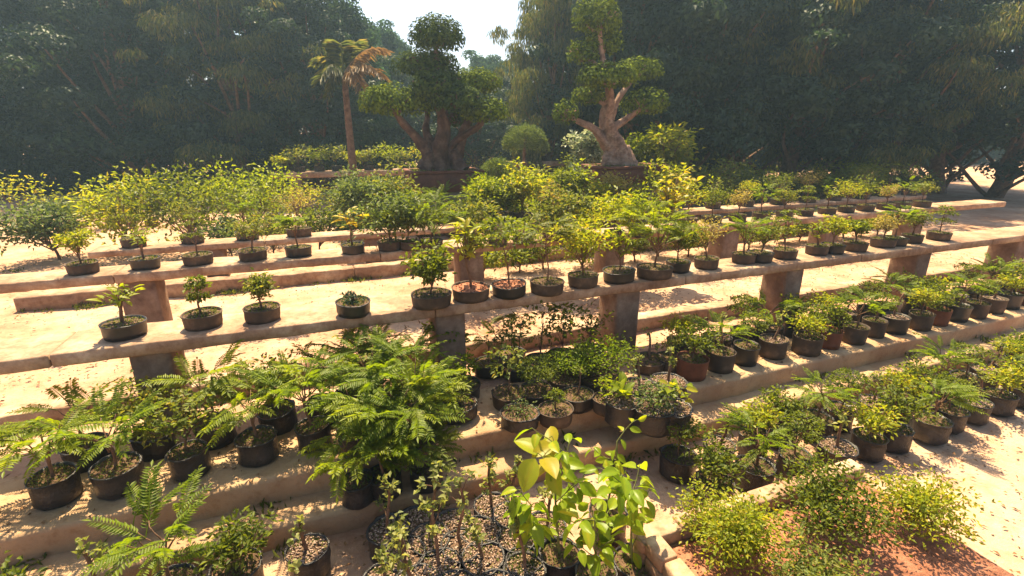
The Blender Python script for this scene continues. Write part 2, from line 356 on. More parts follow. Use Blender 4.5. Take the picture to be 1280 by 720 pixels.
# bottom right brick planter wall
def planter():
    t = thing('brick_planter', 'pale brown brick planter wall at bottom right holding a yellow-green shrub', 'planter', UV(1.24, 1.4, LOW))
    o = -np.array(t.location); L = 0.23; m = M['terracotta']
    def course(k, off):
        z0 = LOW - .02 + k * .078; z1 = z0 + .072
        v = 0.75 + off
        while v < 1.50:
            mb = MB(); box(mb, 1.19 + RNG.uniform(-.003, .003), 1.28, max(v, .75), min(v + L - .008, 1.53), z0, z1, .006, .001)
            ob = mb.build('brick', M['concrete'], t); ob.location = [float(x) for x in o]; v += L
        u = 1.29 + off
        while u < 2.6:
            mb = MB(); box(mb, u, min(u + L - .008, 2.62), 1.44 + RNG.uniform(-.003, .003), 1.53, z0, z1, .006, .001)
            ob = mb.build('brick', M['concrete'], t); ob.location = [float(x) for x in o]; u += L
    for k in range(4): course(k, -(k % 2) * L / 2)
    mb = MB(); box(mb, 1.29, 2.6, .75, 1.43, LOW, LOW + .22, .01, .004, nx=20); ob = mb.build('soil', M['redsoil'], t); ob.location = [float(x) for x in o]
planter()

# ------------------------------------------------------------------ pots
def lathe(mb, prof, n=28, wob=0.0, seed=0, crumple=0.0):
    r = np.random.default_rng(seed); th = np.arange(n) * 2 * pi / n
    ph = r.uniform(0, 6, 4)
    w = 1 + wob * (np.sin(2 * th + ph[0]) + .6 * np.sin(3 * th + ph[1]))
    V = []
    for i, (rr, z) in enumerate(prof):
        c = 1 + crumple * r.normal(0, 1, n) * (0.4 if i in (0,) else 1)
        V.append(np.column_stack([np.cos(th) * rr * w * c, np.sin(th) * rr * w * c, z + wob * .3 * rr * np.sin(th * 2 + ph[2]) * (i > 0) + crumple * .5 * rr * r.normal(0, 1, n) * (i > 0)]))
    q = []
    for i in range(len(prof) - 1):
        for j in range(n): q.append((i * n + j, i * n + (j + 1) % n, (i + 1) * n + (j + 1) % n, (i + 1) * n + j))
    mb.add(np.concatenate(V), quads=q)
def weeds(root, r, z, m, seed, n=90, L=.014):
    rg = np.random.default_rng(seed); a = rg.uniform(0, 2 * pi, n); rr = r * np.sqrt(rg.random(n)) * .95
    c = rg.normal(0, .35, (6, 2)) * r
    P = np.column_stack([np.cos(a) * rr, np.sin(a) * rr, np.full(n, z)])
    D = unit(rg.normal(0, 1, (n, 3)) * [1, 1, .5] + [0, 0, .8]); mb = MB()
    leaves(mb, P, D, unit(rg.normal(0, 1, (n, 3)) + [0, 0, 1.5]), rg.uniform(.5, 1.4, n) * L, L * .6)
    mb.build('weeds', m, root, kind='stuff')
def pot(root, kind, r, h, seed, soil='soil', weed=True):
    mb = MB()
    if kind == 'low':
        lathe(mb, [(r * .2, .001), (r * .93, 0), (r * .97, h * .3), (r * .99, h * .8), (r * 1.03, h * .97), (r * 1.03, h), (r * .975, h), (r * .95, h * .7), (r * .9, h * .5)], 30, .03, seed, .009)
        mb.build('pot', M['terracotta' if seed >= 1000 and seed % 5 == 0 else ('dustyplastic' if seed % 3 else 'plastic')], root, smooth=True); zs = h * .84
    else:
        lathe(mb, [(r * .2, .001), (r * .86, 0), (r * .99, h * .12), (r * .97, h * .4), (r * 1.0, h * .7), (r * .98, h * .95), (r * 1.05, h), (r * .96, h * 1.0), (r * .93, h * .7)], 26, .035, seed, .022)
        mb.build('bag', M['bag'], root, smooth=True); zs = h * .9
    rg = np.random.default_rng(seed + 5)
    mb = MB(); n = 20; th = np.arange(n) * 2 * pi / n; V = [[[0, 0, zs + .01]]]
    for f in (.35, .7, .97): V.append(np.column_stack([np.cos(th) * r * f * .99, np.sin(th) * r * f * .99, zs + .01 * (1 - f) + rg.normal(0, .003, n)]))
    V = np.concatenate(V); t = [(0, 1 + j, 1 + (j + 1) % n) for j in range(n)]; q = []
    for k in range(2):
        for j in range(n): q.append((1 + k * n + j, 1 + (k + 1) * n + j, 1 + (k + 1) * n + (j + 1) % n, 1 + k * n + (j + 1) % n))
    mb.add(V, tris=t, quads=q); mb.build('soil', M['redsoil' if soil == 'red' else 'soil'], root, smooth=True)
    if soil == 'gravel':
        n = 330; a = rg.uniform(0, 2 * pi, n); rr = r * .93 * np.sqrt(rg.random(n))
        P = np.column_stack([np.cos(a) * rr, np.sin(a) * rr, zs + .012 * (1 - rr / r) + rg.uniform(0, .008, n)])
        V, T, va = pebble_verts(P, rg.uniform(.0038, .0078, n), rg); mb = MB(); mb.add(V, tris=T, var=va); mb.build('gravel', M['gravel'], root, kind='stuff')
    elif soil == 'red':
        n = 60; a = rg.uniform(0, 2 * pi, n); rr = r * .93 * np.sqrt(rg.random(n))
        P = np.column_stack([np.cos(a) * rr, np.sin(a) * rr, zs + .008 + rg.uniform(0, .004, n)])
        V, T, va = pebble_verts(P, rg.uniform(.004, .01, n), rg); mb = MB(); mb.add(V, tris=T, var=va); mb.build('soil_crumbs', M['redsoil'], root, kind='stuff')
    if weed and soil != 'red': weeds(root, r * .93, zs + .008, M['moss'], seed + 9, 60 if soil == 'gravel' else 170)
    return zs

# ------------------------------------------------------------------ plants (local space, grown from z0)
def skel(rg, z0, h, spread, nb, trunk=0.45, r0=.008, lean=0.1, sub=0):
    mb = MB(); top = np.array([rg.normal(0, lean) * h, rg.normal(0, lean) * h, z0 + h * trunk])
    tube(mb, curve([0, 0, z0 - .01], top, .06, 7, rg), np.linspace(r0, r0 * .7, 7)); tips = []
    for i in range(nb):
        a = 2 * pi * i / nb + rg.uniform(-.5, .5); f = rg.uniform(.35, 1)
        hh = h * (1 - trunk) * rg.uniform(.55, 1)
        e = top + np.array([cos(a) * spread * f, sin(a) * spread * f, hh * (1.05 - .45 * f)])
        s = top - np.array([0, 0, h * trunk * rg.uniform(0, .45)])
        c = curve(s, e, .1, 6, rg); tube(mb, c, np.linspace(r0 * .55, r0 * .2, 6), 5); tips.append(e)
        tips.append(c[3])
        for k in range(sub):
            ee = c[3] + rg.normal(0, 1, 3) * spread * .3 + np.array([0, 0, spread * .2]); tube(mb, curve(c[2], ee, .1, 4, rg), [r0 * .3, r0 * .25, r0 * .2, r0 * .12], 4); tips.append(ee)
    return mb, np.array(tips), top
def grow_bushy(root, z0, h, w, m, seed, leaf=.035, n=420, nb=9, stem='bark', trunk=.4, r0=.008, name='foliage', flat=.8):
    rg = np.random.default_rng(seed); mb, tips, top = skel(rg, z0, h * .93, w * .46, nb, trunk, r0, .03, 1)
    mb.build('stem', M[stem], root, smooth=True)
    n = int(n * 1.7); c = tips[rg.integers(0, len(tips), n)]; g = rg.normal(0, 1, (n, 3)) * [w * .092, w * .092, w * .08 * flat]
    P = c + g; D = unit(g * [1, 1, .6] + rg.normal(0, .6, (n, 3)) * w * .1 + np.array([0, 0, .03 * w]))
    f = MB(); leaves(f, P, D, unit(rg.normal(0, .6, (n, 3)) + [0, 0, 1]), leaf * rg.uniform(.6, 1.25, n), leaf * .5 * rg.uniform(.8, 1.2, n)); f.build(name, m, root)
def frond_mesh(m, L, seed, pairs=13, ll=.034, lw=.011, droop=.35):
    rg = np.random.default_rng(seed); s = np.linspace(0, 1, 9)
    c = np.column_stack([s * L * .95, rg.normal(0, .01) * s * L, L * (.22 * s - droop * s ** 2)]); mb = MB(); tube(mb, c, np.linspace(.0028, .001, 9), 4, var=.4)
    P = []; D = []; Ls = []
    for k in range(pairs):
        f = .16 + .84 * (k + .5) / pairs; x = np.array([np.interp(f, s, c[:, i]) for i in range(3)])
        for sd in (-1, 1):
            P.append(x); D.append([.55, sd, rg.normal(-.12, .12)]); Ls.append(ll * (1.15 - .8 * abs(f - .5)) * rg.uniform(.85, 1.1))
    P.append(c[-1]); D.append([1, 0, -.3]); Ls.append(ll)
    n = len(P); leaves(mb, np.array(P), np.array(D, float), np.tile([0, 0, 1.0], (n, 1)) + rg.normal(0, .15, (n, 3)), np.array(Ls), lw * (np.array(Ls) / ll), .18, .12, var=np.clip(rg.normal(.5, .2, n), 0, 1))
    return mb.mesh('frond', m)
FR = {}
def grow_fern(root, z0, h, w, m, seed, nf=26, key='feather', stem='bark', r0=.009, nb=6, droop=.35, trunk=.5, fl=None, pairs=13, ll=.034, lw=.011):
    rg = np.random.default_rng(seed); mb, tips, top = skel(rg, z0, h * .85, w * .28, nb, trunk, r0, .03)
    mb.build('stem', M[stem], root, smooth=True); fl = fl or w * .42
    k = (key, round(fl, 2), pairs)
    if k not in FR: FR[k] = [frond_mesh(m, round(fl, 2), 50 + q, pairs, ll, lw, droop) for q in range(3)]
    for i in range(nf):
        o = bpy.data.objects.new('frond', FR[k][rg.integers(0, 3)]); C.objects.link(o); o.parent = root
        t = tips[rg.integers(0, len(tips))]; a = math.atan2(t[1], t[0]) + rg.normal(0, .9)
        o.location = [float(x) for x in t]; o.rotation_euler = (rg.normal(0, .3), rg.uniform(-.75, .25), a); s = rg.uniform(.65, 1.1); o.scale = (s, s, s)
def leaf_mesh(m, L, W, seed, name='leaf', petiole=.18):
    rg = np.random.default_rng(seed); k = 7; s = np.linspace(0, 1, k)
    wd = W * .5 * np.sin(pi * s ** .8) ** .75; wd[0] = W * .04; wd[-1] = 0
    z = L * (.06 * s - .28 * s ** 2); bend = rg.normal(0, .05)
    V = []; q = []
    for j, sd in enumerate((-1, -.5, 0, .5, 1)):
        V.append(np.column_stack([petiole * L + s * L, sd * wd + bend * L * s ** 2, z + abs(sd) * wd * .35 + (abs(sd) == 1) * L * .012 * np.sin(s * 17 + sd)]))
    for j in range(4):
        for i in range(k - 1): q.append((j * k + i, j * k + i + 1, (j + 1) * k + i + 1, (j + 1) * k + i))
    mb = MB(); va = np.full(5 * k, rg.random()); va[2 * k:3 * k] += .25
    mb.add(np.concatenate(V), quads=q, var=np.clip(va, 0, 1)); tube(mb, [[0, 0, 0], [petiole * L * .5, 0, .004 * L], [petiole * L, 0, 0]], [.0022, .0018, .0015], 4, var=.3)
    return mb.mesh(name, m, smooth=True)
LF = {}
def lf(key, L, W, m, n=4):
    k = (key, round(L, 3))
    if k not in LF: LF[k] = [leaf_mesh(m, L, W, 900 + q + int(L * 1000)) for q in range(n)]
    return LF[k]
def put_leaf(root, mesh, p, yaw, pitch, roll, s=1.0):
    o = bpy.data.objects.new('leaf', mesh); C.objects.link(o); o.parent = root
    o.location = [float(x) for x in p]; o.rotation_euler = (roll, pitch, yaw); o.scale = (s, s, s); return o
def grow_croton(root, z0, h, w, m, seed, key, L=.085, n=46, nb=6, trunk=.45, r0=.011, stem='bark', up=.5, wr=.42):
    rg = np.random.default_rng(seed); mb, tips, top = skel(rg, z0, h * .88, w * .33, nb, trunk, r0, .03)
    mb.build('stem', M[stem], root, smooth=True); ms = lf(key, L, L * wr, m)
    for i in range(n):
        t = tips[i % len(tips)]; a = rg.uniform(0, 2 * pi)
        put_leaf(root, ms[rg.integers(0, len(ms))], t + rg.normal(0, .006, 3) - [0, 0, rg.uniform(0, .04) * h / .3], a, rg.uniform(-1.0, .35) * up / .5, rg.normal(0, .35), rg.uniform(.6, 1.15))
def grow_tiered(root, z0, h, w, m, seed, tiers, leaf=.018, stem='bark', r0=.007, n=260):
    rg = np.random.default_rng(seed); mb = MB(); lean = rg.normal(0, .05, 2)
    top = np.array([lean[0] * h, lean[1] * h, z0 + h * .95]); c = curve([0, 0, z0 - .01], top, .05, 10, rg); tube(mb, c, np.linspace(r0, r0 * .3, 10))
    f = MB()
    for (fz, fr, off) in tiers:
        a = rg.uniform(0, 2 * pi); b = c[int(np.clip(fz * 9 - 1, 0, 9))]; cc = np.array([b[0] + cos(a) * off * w, b[1] + sin(a) * off * w, z0 + h * fz])
        for q in range(5):
            aa = rg.uniform(0, 2 * pi); tube(mb, curve(b, cc + np.array([cos(aa), sin(aa), 0]) * fr * w * .35, .1, 4, rg), [r0 * .4, r0 * .3, r0 * .2, r0 * .1], 4)
        k = int(n * (fr / .5) ** 1.3); an = rg.uniform(0, 2 * pi, k); rr = np.sqrt(rg.random(k)) * fr * w * (1 + .18 * np.sin(an * 3 + a))
        P = cc + np.column_stack([np.cos(an) * rr, np.sin(an) * rr, fr * w * .22 * (1 - (rr / (fr * w)) ** 2) + rg.normal(0, .006, k)])
        D = np.column_stack([np.cos(an), np.sin(an), rg.normal(.1, .35, k)]) + rg.normal(0, .6, (k, 3))
        leaves(f, P, D, unit(rg.normal(0, .45, (k, 3)) + [0, 0, 1]), leaf * rg.uniform(.7, 1.3, k), leaf * .6)
    mb.build('stem', M[stem], root, smooth=True); f.build('foliage', m, root)
def grow_sprout(root, z0, h, m, seed, leaf=.03, tufts=3, r0=.010, per=11):
    rg = np.random.default_rng(seed); mb = MB(); top = np.array([rg.normal(0, .10) * h, rg.normal(0, .1) * h, z0 + h * .9])
    c = curve([0, 0, z0 - .01], top, .07, 9, rg); tube(mb, c, np.linspace(r0, r0 * .75, 9), 7); f = MB()
    spots = [top]
    for k in range(tufts - 1):
        b = c[rg.integers(3, 8)]; e = b + np.array([rg.normal(0, .035), rg.normal(0, .035), .03 + rg.uniform(0, .04)]); tube(mb, curve(b, e, .1, 4, rg), [r0 * .35, r0 * .3, r0 * .25, r0 * .2], 4); spots.append(e)
    for s in spots:
        n = per; P = s + rg.normal(0, .011, (n, 3)); D = unit(rg.normal(0, 1, (n, 3)) + [0, 0, .5])
        leaves(f, P, D, unit(rg.normal(0, .5, (n, 3)) + [0, 0, 1]), leaf * rg.uniform(.5, 1.2, n), leaf * .6)
    mb.build('stem', M['bark'], root, smooth=True); f.build('leaf_tufts', m, root)

def potted(p, rp, hp, seed, label, kind, h, w, m, group, pk='low', soil='soil', name='potted_plant', cat='plant', weed=True, **k):
    t = thing(name, label, cat, p, RNG.uniform(0, 6), group); t.rotation_euler[0] = RNG.normal(0, .022); t.rotation_euler[1] = RNG.normal(0, .022); z = pot(t, pk, rp, hp, seed, soil, weed)
    grow(t, z, kind, h, w, m, seed, **k); return t
def grow(t, z, kind, h, w, m, seed, **k):
    if kind == 'bushy': grow_bushy(t, z, h, w, M[m], seed, **k)
    elif kind == 'fern': grow_fern(t, z, h, w, M[m], seed, key=m, **k)
    elif kind == 'croton': grow_croton(t, z, h, w, M[m], seed, m, **k)
    elif kind == 'tiered': grow_tiered(t, z, h, w, M[m], seed, **k)
    elif kind == 'sprout': grow_sprout(t, z, h, M[m], seed, **k)

def at_rim(px, py, zb, hp):                       # pot whose rim centre shows at px, py and whose base stands on zb
    q, t = onz(px, py, zb + hp); return np.array([q[0], q[1], zb]), t

# ------------------------------------------------------------------ front bench row
ZB = 0.612; G1 = 'black pots lined up on the front bench'
row = [
 (539, 366, 50, 'bushy', 62, 52, 'mid', 'soil', 'bushy dark green potted plant on the front bench, above its left leg', dict(leaf=.042, n=520, nb=12, trunk=.25)),
 (588, 358, 48, 'croton', 92, 60, 'yellow', 'red', 'tall potted plant with broad yellow-green leaves and reddish soil on the front bench', dict(L=.088, n=95, nb=10, r0=.010, trunk=.45)),
 (637, 354, 45, 'tiered', 62, 70, 'mid', 'red', 'slender potted sapling right of the tall croton on the front bench', dict(tiers=[(.4, .36, .12), (.7, .48, .1), (1, .38, .05)], leaf=.036, n=240)),
 (684, 351, 43, 'fern', 76, 80, 'olive', 'soil', 'umbrella-shaped feathery sapling in a mossy pot at the middle of the front bench', dict(nf=26, nb=7, droop=.5, trunk=.75, fl=.18, r0=.006)),
 (729, 343, 40, 'bushy', 74, 66, 'yellow', 'soil', 'open yellow-green bush in a square-shouldered pot left of the bench block leg', dict(leaf=.038, n=560, nb=14, trunk=.25)),
 (774, 337, 42, 'croton', 60, 50, 'bright', 'soil', 'green potted plant with narrow pointed leaves standing over the right bench leg', dict(L=.075, n=110, nb=12, r0=.008, wr=.34, trunk=.35)),
 (818, 333, 44, 'fern', 82, 120, 'bright', 'soil', 'dense bright green feathery potted plant at the right end of the front row', dict(nf=110, nb=14, fl=.17, droop=.3, trunk=.35)),
]
def rowpot(e, zb, hp, group, seed, pk='low', sc=1.0):
    px, py, wpx, kind, hpx, wp, m, soil, label, kw = e
    p, t = at_rim(px, py, zb, hp)
    return potted(p, wpx * t / F / 2 * .98, hp, seed, label, kind, hpx * sc * t / F / .96, wp * sc * t / F, m, group, pk, soil, **kw), t
for i, e in enumerate(row): rowpot(e, ZB, .085, G1, 100 + i, sc=1.17)
p, t = at_rim(441, 376, ZB, .085)
potted(p, .11, .085, 120, 'black pot with a low dark succulent on the bare left stretch of the front bench', 'bushy', .07, .16, 'deep', G1, leaf=.03, n=70, trunk=.2)
# the row goes on along the bench to the right and left
words = ['first', 'second', 'third', 'fourth', 'fifth', 'sixth', 'seventh', 'eighth', 'ninth', 'tenth', 'eleventh', 'twelfth', 'thirteenth', 'fourteenth', 'fifteenth', 'sixteenth']
VAR = [('bushy', 'yellow', 'yellow-green bush', dict(leaf=.032, n=330)), ('tiered', 'mid', 'layered green sapling', dict(tiers=[(.5, .35, .1), (.8, .4, .08), (1, .25, 0)], leaf=.026, n=170)),
       ('fern', 'feather', 'feathery green plant', dict(nf=34, nb=7, fl=.15)), ('bushy', 'mid', 'dark green bush', dict(leaf=.036, n=330)),
       ('croton', 'bright', 'broad-leaved green plant', dict(L=.07, n=44)), ('bushy', 'olive', 'olive bush', dict(leaf=.03, n=330)), ('bushy', 'pinkish', 'pinkish-yellow bush', dict(leaf=.026, n=330))]
def along(us, v, z, hp, rp, where, group, seed, hr=(.25, .42), pk='low', soil='soil', order=None):
    for i, u in enumerate(us):
        kind, m, nm, kw = VAR[(order[i % len(order)] if order else (i * 3 + seed) % len(VAR))]
        kw = dict(kw)
        h = RNG.uniform(*hr); potted(UV(u, v + RNG.uniform(-.02, .02), z), rp * RNG.uniform(.92, 1.08), hp, seed * 50 + i,
               f'{nm}, {words[i]} {where}', kind, h, h * RNG.uniform(.75, 1.0), m, group, pk, soil, **kw)
u7 = touv(at_rim(818, 333, ZB, .085)[0])[0]
along([u7 + .3 + .31 * i + (.12 if i % 3 == 2 else 0) for i in range(12)], 3.34, ZB, .085, .105, 'pot on the front bench right of the bright feathery plant', G1, 3)
along([-.42, -.75, -1.15], 3.34, ZB, .085, .105, 'pot on the front bench left of the succulent', G1, 5, (.2, .32))

# ------------------------------------------------------------------ second bench row
Z2 = .60; G2 = 'black pots on the second bench'
row2 = [
 (487, 301, 30, 'bushy', 48, 66, 'greygreen', 'soil', 'grey-green fluffy potted bush at the left of the second bench', dict(leaf=.045, n=900, nb=12, trunk=.25)),
 (441, 305, 28, 'croton', 40, 40, 'gold', 'soil', 'golden-leaved croton at the far left of the second bench', dict(L=.11, n=26, nb=5)),
 (538, 300, 30, 'fern', 48, 84, 'feather', 'soil', 'dense feathery green plant on the second bench behind the tall croton', dict(nf=80, nb=12, fl=.24, trunk=.25)),
 (655, 293, 26, 'fern', 14, 40, 'feather', 'soil', 'short grassy green tuft on the second bench right of its big block leg', dict(nf=30, nb=8, fl=.14, trunk=.2)),
 (622, 296, 26, 'fern', 18, 46, 'bright', 'soil', 'drooping bright tuft on the second bench, above its big block leg', dict(nf=36, nb=8, fl=.16, trunk=.2)),
 (690, 290, 26, 'bushy', 22, 52, 'olive', 'soil', 'low spreading olive plant on the second bench behind the umbrella sapling', dict(leaf=.045, n=420, trunk=.3)),
 (736, 291, 26, 'bushy', 24, 46, 'yellow', 'soil', 'yellow-green bush on the second bench left of the block pedestal', dict(leaf=.045, n=420)),
 (800, 286, 28, 'bushy', 30, 58, 'bright', 'soil', 'bright green leafy bush on the second bench in front of the right pedestal', dict(leaf=.052, n=620)),
 (590, 297, 26, 'bushy', 34, 50, 'olive', 'soil', 'olive bush on the second bench behind the tall red-soil croton', dict(leaf=.052, n=420)),
 (512, 301, 24, 'bushy', 36, 52, 'mid', 'soil', 'mid-green bush on the second bench between the grey-green and feathery plants', dict(leaf=.052, n=520)),
 (708, 291, 24, 'bushy', 44, 44, 'olive', 'soil', 'upright olive bush on the second bench behind the mossy pot', dict(leaf=.052, n=480)),
 (768, 288, 26, 'bushy', 34, 44, 'yellow', 'soil', 'small yellow-green bush on the second bench before the pedestal', dict(leaf=.052, n=420)),
 (842, 283, 28, 'croton', 66, 60, 'yellow', 'soil', 'tall yellow-green bush with drooping leaves at the right of the second bench', dict(L=.12, n=110, nb=14, trunk=.3)),
]
for i, e in enumerate(row2): rowpot(e, Z2, .09, G2, 200 + i, sc=1.35)
u2 = touv(at_rim(842, 283, Z2, .09)[0])[0]
along([u2 + .55 + .42 * i for i in range(12)], 5.13, Z2, .09, .12, 'pot on the second bench right of the drooping bush', G2, 7, (.3, .5))
along([-.25, -.65, -1.1, -1.5, -1.95], 5.13, Z2, .09, .12, 'pot on the second bench left of the golden croton', G2, 9, (.25, .4))

# ------------------------------------------------------------------ third bench and beds around the pedestals
Z3 = .46; G3 = 'plants on the third bench'
row3 = [
 (487, 268, 24, 'bushy', 38, 66, 'olive', 'soil', 'round variegated bush left of the dark bonsai box, behind the grey-green bush', dict(leaf=.065, n=900, nb=12, trunk=.3)),
 (450, 270, 24, 'bushy', 44, 56, 'greygreen', 'soil', 'tall grey-green bush at the left photo edge on the third bench', dict(leaf=.065, n=800, nb=12)),
 (570, 268, 24, 'fern', 34, 96, 'feather', 'soil', 'broad feathery green shrub under the right end of the dark bonsai box', dict(nf=80, nb=12, fl=.34, trunk=.3)),
 (608, 268, 24, 'bushy', 44, 50, 'bright', 'soil', 'bright green round-headed shrub just right of the dark bonsai box', dict(leaf=.065, n=700, nb=10, trunk=.45, r0=.016)),
 (653, 266, 24, 'bushy', 42, 62, 'yellow', 'soil', 'yellow-green small tree with forked trunk on the third bench', dict(leaf=.065, n=760, nb=10, trunk=.55, r0=.022)),
 (690, 268, 22, 'bushy', 28, 36, 'pinkish', 'soil', 'small golden-leaved tree with pale trunks on the third bench', dict(leaf=.058, n=420, nb=7, trunk=.5, r0=.02)),
 (725, 263, 24, 'croton', 66, 54, 'bright', 'soil', 'glossy green broad-leaved tree left of the right pedestal', dict(L=.11, n=150, nb=18, trunk=.3, r0=.016)),
 (764, 257, 22, 'bushy', 38, 44, 'pinkish', 'soil', 'pinkish-yellow shrub in front of the right bonsai box', dict(leaf=.058, n=430, nb=9, trunk=.4)),
 (520, 270, 24, 'fern', 40, 80, 'feather', 'soil', 'feathery green shrub below the left end of the dark bonsai box', dict(nf=80, nb=12, fl=.32, trunk=.3)),
 (632, 266, 22, 'bushy', 34, 46, 'mid', 'soil', 'mid-green rounded shrub between the bright and the forked little trees', dict(leaf=.065, n=560)),
 (708, 264, 22, 'bushy', 50, 44, 'mid', 'soil', 'dark leafy shrub behind the glossy broad-leaved tree', dict(leaf=.071, n=560)),
 (745, 260, 22, 'bushy', 30, 40, 'yellow', 'soil', 'low yellow shrub at the foot of the right pedestal', dict(leaf=.065, n=420)),
 (795, 256, 22, 'bushy', 20, 40, 'olive', 'soil', 'low olive shrub at the foot of the right pedestal', dict(leaf=.065, n=360)),
 (828, 254, 24, 'bushy', 40, 50, 'yellow', 'soil', 'yellow-green shrub at the right photo edge on the third bench', dict(leaf=.078, n=520, nb=10)),
]
for i, e in enumerate(row3): rowpot(e, Z3, .1, G3, 300 + i, sc=1.12)
u3 = touv(at_rim(828, 254, Z3, .1)[0])[0]
along([u3 + .9 + .75 * i for i in range(8)], 6.92, Z3, .1, .14, 'pot on the third bench right of the yellow-green shrub', G3, 11, (.4, .75))
along([-.3, -.9, -1.5, -2.1], 6.92, Z3, .1, .14, 'pot on the third bench left of the grey-green bush', G3, 13, (.4, .65))

# free shrubs growing behind (depth given as metres along the ground)
def shrub(px, ptop, wpx, Y, m, label, kind='bushy', seed=0, leaf=.07, n=900, name='shrub', hmin=.5, **k):
    q, t = ony(px, ptop, Y); t0 = thing(name, label, 'shrub', (q[0], q[1], -0.01), RNG.uniform(0, 6), 'shrubs growing behind the benches')
    grow(t0, 0, kind, max(q[2], hmin), wpx * t / F, m, seed, leaf=leaf, n=n, **k); return t0
shrub(700, 200, 60, 8.2, 'mid', 'dark green leafy shrub left of the right bonsai box', seed=401, n=1500, nb=14, trunk=.3, leaf=.07)
shrub(668, 196, 60, 9.4, 'olive', 'olive shrub below the clipped green dome', seed=402, n=1400, nb=14, trunk=.3)
shrub(628, 205, 60, 8.6, 'mid', 'dense mid-green shrub right of the dark bonsai box', seed=403, n=1500, nb=14, trunk=.25, leaf=.06)
shrub(606, 210, 44, 8.3, 'bright', 'bright green shrub touching the right end of the dark bonsai box', seed=404, n=1300, nb=12, trunk=.25, leaf=.055)
shrub(460, 208, 70, 9.4, 'greygreen', 'wide grey-green shrub left of the dark bonsai box', seed=405, n=1600, nb=14, trunk=.2)
shrub(438, 222, 50, 8.6, 'olive', 'olive shrub at the left photo edge behind the third bench', seed=406, n=1200, nb=12, trunk=.2)
shrub(515, 222, 44, 9.9, 'olive', 'low olive shrub behind the yellow ball plant', seed=407, n=900, nb=12, trunk=.2)
shrub(828, 140, 64, 10.6, 'yellow', 'tall yellow-green young tree right of the pale bonsai', seed=408, n=1700, nb=16, trunk=.5, leaf=.10, r0=.04)
shrub(800, 150, 60, 10.9, 'bright', 'leafy green shrub right of the pale bonsai trunk', seed=409, n=1300, nb=16, trunk=.4, leaf=.11, r0=.02)
shrub(738, 142, 46, 10.4, 'white', 'shrub with pale shiny leaves left of the pale bonsai trunk', seed=410, n=620, nb=12, trunk=.55, leaf=.11, r0=.02)
shrub(722, 180, 50, 11.0, 'mid', 'dark shrub under the pale shiny-leaved shrub', seed=411, n=1000, nb=12, trunk=.3)
q, t = ony(499, 226, 8.9)
t0 = thing('yellow_ball_plant', 'small ball-shaped plant with bright yellow top left of the dark bonsai box', 'plant', (q[0], q[1], -.01))
grow(t0, 0, 'bushy', q[2] + .05, .36, 'gold', 431, leaf=.06, n=520, nb=10, trunk=.6, r0=.015)
side = [(i, u) for i, u in enumerate([-4.6, -3.6, -2.7, -1.9, -1.0, 7.6, 8.8, 9.9, 11.0, 12.2, 13.4, 14.5])]
sm = ['olive', 'mid', 'greygreen', 'bright', 'yellow']
sn = {'olive': 'olive', 'mid': 'mid-green', 'greygreen': 'grey-green', 'bright': 'bright green', 'yellow': 'yellow-green'}
for i, u in side:
    m = sm[(i * 2) % 5]; v = 8.6 + RNG.uniform(-.5, .8); h = RNG.uniform(.9, 1.5)
    t0 = thing('shrub', f'{sn[m]} shrub, {words[i % 12]} from the left behind the third bench', 'shrub', UV(u, v, -.01), 0, 'shrubs growing behind the benches')
    grow(t0, 0, 'bushy', h, h * 1.1, m, 440 + i, leaf=.075, n=1100, nb=12, trunk=.25, r0=.02)

# clipped dome topiary
def dome(px, ptop, pbot, wpx, Y, label, seed, m='olive', n=9000):
    q, t = ony(px, ptop, Y); qb, _ = ony(px, pbot, Y); r = wpx * t / F / 2; hh = (q[2] - qb[2])
    t0 = thing('clipped_dome_shrub', label, 'topiary', (q[0], q[1], -.01)); rg = np.random.default_rng(seed)
    mb = MB(); tube(mb, curve([0, 0, 0], [0, 0, qb[2] + hh * .4], .03, 6, rg), np.linspace(.05, .03, 6), 8); mb.build('trunk', M['bark'], t0, smooth=True)
    d = unit(rg.normal(0, 1, (n, 3))); d[:, 2] = np.abs(d[:, 2]) * .9 - .1 * (rg.random(n) < .4); ph = rg.uniform(0, 6, 2); an = np.arctan2(d[:, 1], d[:, 0]); d *= (1 + .05 * np.sin(an * 3 + ph[0]) + .04 * np.sin(an * 7 + d[:, 2] * 5 + ph[1]))[:, None]
    P = d * [r, r, hh] * rg.uniform(.84, 1.02, (n, 1)) * np.where(rg.random((n, 1)) < .03, 1.08, 1) + [0, 0, qb[2]]
    f = MB(); leaves(f, P, unit(d + rg.normal(0, .5, (n, 3))), unit(rg.normal(0, 1, (n, 3)) + d), .045 * rg.uniform(.6, 1.3, n), .014); f.build('foliage', m and M[m], t0)
dome(657, 153, 184, 56, 11.5, 'fine-textured clipped green dome shrub in front of the dark trees', 51, 'greygreen')
dome(622, 196, 222, 48, 10.2, 'low fuzzy green clipped mound below the far grey bench', 52, 'greygreen', 7000)

